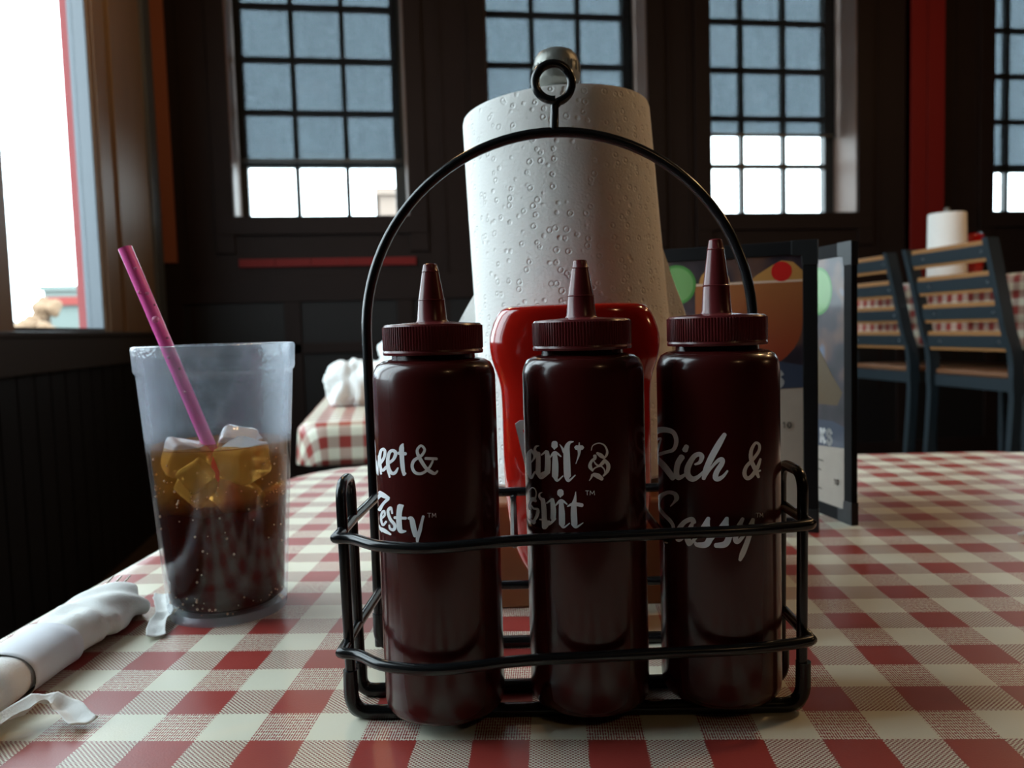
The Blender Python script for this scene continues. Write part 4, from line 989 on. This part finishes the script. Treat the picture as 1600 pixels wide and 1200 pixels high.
scrap('paper_scrap', [(-.236, .508, .002), (-.243, .524, .004), (-.246, .544, .005), (-.262, .575, .005), (-.266, .592, .003)], (.012, .010), 'torn white paper scrap between the napkin roll and the tumbler', 6, M['towel_plain'], .005)
scrap('paper_scrap', [(.4405, .690, .002), (.452, .688, .004), (.466, .686, .002)], (.006, .010), 'tiny white paper scrap at the right edge of the table', 9, M['towel_plain'], .002)

# ------------------------------------------------------------------ things on the far tables
cn = MB(); rr = random.Random(12)
for k in range(9):
    c = Vector((rr.uniform(-.11, .14), rr.uniform(-.05, .06), rr.uniform(.022, .060))); R0 = rr.uniform(.028, .045)
    if k == 0: c = Vector((.01, 0, .095)); R0 = .038
    res = bmesh.ops.create_icosphere(cn.bm, subdivisions=4, radius=R0, matrix=Matrix.Translation(c))
    for v in res['verts']:
        d = (v.co-c).normalized(); v.co += d*(noise.noise(v.co*38)*.020+abs(noise.noise(v.co*85))*.010); v.co.z = max(v.co.z, .001)
o = cn.build('crumpled_napkin', M['towel_plain'], None, angle=180); o.location = (.03, 2.22, TZ+.001); o.scale = (1.25, 1.2, 1.5)
tag(o, 'crumpled heap of white napkins on the small table behind the tumbler', 'napkin')
o = empty('cardboard_box', (.35, 2.55, TZ+.001), radians(10)); tag(o, 'tan upright cardboard box behind the left sauce bottle nozzle', 'box')
b = MB(); b.box((-.018, -.03, 0), (.018, .03, .27)); b.build('carton', mat('tan_card', (.34, .24, .14), .7), o, bevel=.003)
b = MB(); b.box((-.0185, -.0305, .27), (.0185, .0305, .285)); b.build('lid', mat('tan_card_lid', (.45, .34, .20), .7), o, bevel=.003)
o = empty('drinks_menu', (.475, 2.45, TZ+.001), radians(-5)); tag(o, 'far drinks menu on the small table, beside the tan box', 'menu')
menu_panel(o, .11, .255, 0, True)
for ch in list(o.children):
    pass
# paper towel roll on the tall table
pr = empty('paper_towel_roll', (2.26, 2.93, 1.081)); tag(pr, 'small distant paper towel roll on the tall table at right', 'paper towel roll')
b = MB(); b.lathe([(.02, 0), (.072, 0), (.0735, .003), (.070, .270), (.068, .274), (.02, .275), (.02, 0)], 48); b.build('towel_layers', M['towel'], pr)
def flap2(u, v): return (.0715*cos(radians(-10))+u*.020*sin(pi*(1-v)*.9)+.001, -.02+u*.02, .05+.2*v)
sheet(flap2, 'loose_sheet', pr, M['towel'], nu=8, nv=12, wob=.004, fr=14)
hd = empty('towel_holder', (2.26, 2.93, 1.081)); tag(hd, 'thin upright holder through the distant paper towel roll', 'towel holder')
b = MB(); b.lathe([(0, .001), (.006, .001), (.006, .285), (0, .285)], 12); b.build('center_post', M['stool_steel'], hd)
b = MB(); b.lathe([(0, .284), (.010, .284), (.012, .290), (.008, .297), (0, .299)], 16); b.build('knob', M['knob'], hd)
k2 = empty('ketchup_bottle', (2.40, 2.95, 1.081)); tag(k2, 'small red ketchup bottle on the tall table behind the right stool', 'ketchup bottle')
b = MB(); b.lathe([(0, .018), (.012, .018), (.03, .04), (.034, .07), (.033, .15), (.036, .17), (.034, .19), (.02, .197), (0, .198)], 32); b.build('bottle_body', M['ketchup'], k2)
b = MB(); b.lathe([(0, 0), (.02, 0), (.02, .018), (0, .0185)], 24); b.build('flip_cap', M['white_label'], k2)

# ------------------------------------------------------------------ slatted bar stools (back plane runs along Y, facing +X)
def make_stool():
    root = empty('bar_stool', (0, 0, 0)); hw = .19
    def bk(z): return -.012-.085*max(0, (z-.80)/.38)**1.15       # backrest leans away from the table
    for s in (-1, 1):
        y = s*hw
        pts = [(-.045, y, 0), (-.030, y, .25), (-.008, y, .55), (0, y, .72), (bk(.82)+.01, y, .82)] + [(bk(z), y, z) for z in (.90, 1.0, 1.1, 1.18)]
        P = catmull(pts, 4); b = MB(); rows = []
        for p in P:
            wdt = .020 if p.z > .7 else .016
            rows.append([b.bm.verts.new((p.x+a, p.y+c, p.z)) for a, c in ((-wdt, -.011), (wdt, -.011), (wdt, .011), (-wdt, .011))])
        for A_, B_ in zip(rows, rows[1:]):
            for k in range(4): b.bm.faces.new((A_[k], A_[(k+1) % 4], B_[(k+1) % 4], B_[k]))
        b.bm.faces.new(rows[0]); b.bm.faces.new(rows[-1]); b.build('back_leg', M['stool_steel'], root, angle=30)
        b = MB(); b.tube([(.37, y, .73), (.375, y, .4), (.39, y, 0)], .013, 10); b.build('front_leg', M['stool_steel'], root)
    for i in range(4):
        z = 1.142-.094*i; x = bk(z); lean = atan(.22)
        Mx = Matrix.Translation((x, 0, z)) @ Matrix.Rotation(-lean*.8, 4, 'Y')
        b = MB(); b.box((-.004, -hw+.011, -.033), (.010, hw-.011, .033), Mx); sl = b.build('back_slat', M['stool_wood'], root, smooth=False, bevel=.003)
        b = MB(); b.box((-.010, -hw+.006, -.020), (-.0045, hw-.006, .020), Mx); st_ = b.build('metal_strap', M['stool_steel'], root, smooth=False, bevel=.001)
        for yy in (-hw+.035, hw-.075):
            b = MB(); b.lathe([(0, 0), (.0045, 0), (.003, .0025), (0, .003)], 12, M=Mx @ Matrix.Translation((-.0098, yy, 0)) @ Matrix.Rotation(-pi/2, 4, 'Y')); b.build('screw', M['screw'], st_)
    b = MB(); b.box((.005, -.185, .742), (.40, .185, .760)); b.build('seat', M['seat_wood'], root, bevel=.006)
    b = MB()
    for a, c in (((.0, -.185, .700), (.022, .185, .741)), ((.37, -.185, .700), (.39, .185, .741)), ((.022, -.185, .700), (.37, -.165, .741)), ((.022, .165, .700), (.37, .185, .741))): b.box(a, c)
    b.build('seat_frame', M['stool_steel'], root, bevel=.002)
    b = MB()
    for s in (-1, 1): b.tube([(-.02, s*hw, .28), (.383, s*hw, .28)], .009, 8)
    b.tube([(.381, -hw, .22), (.381, hw, .22)], .009, 8); b.build('foot_rails', M['stool_steel'], root)
    return root
stool = make_stool()
SP = [((1.935, 2.385), 'nearer slatted wood and steel bar stool at the right edge', 0), ((1.935, 2.875), 'slatted bar stool directly right of the menus, partly hidden by them', 0)]
for i, ((x, y), lb, r_) in enumerate(SP):
    o = stool if i == 0 else copy_tree(stool)
    o.location = (x, y, 0); tag(o, lb, 'bar stool', 'slatted bar stools along the tall table')
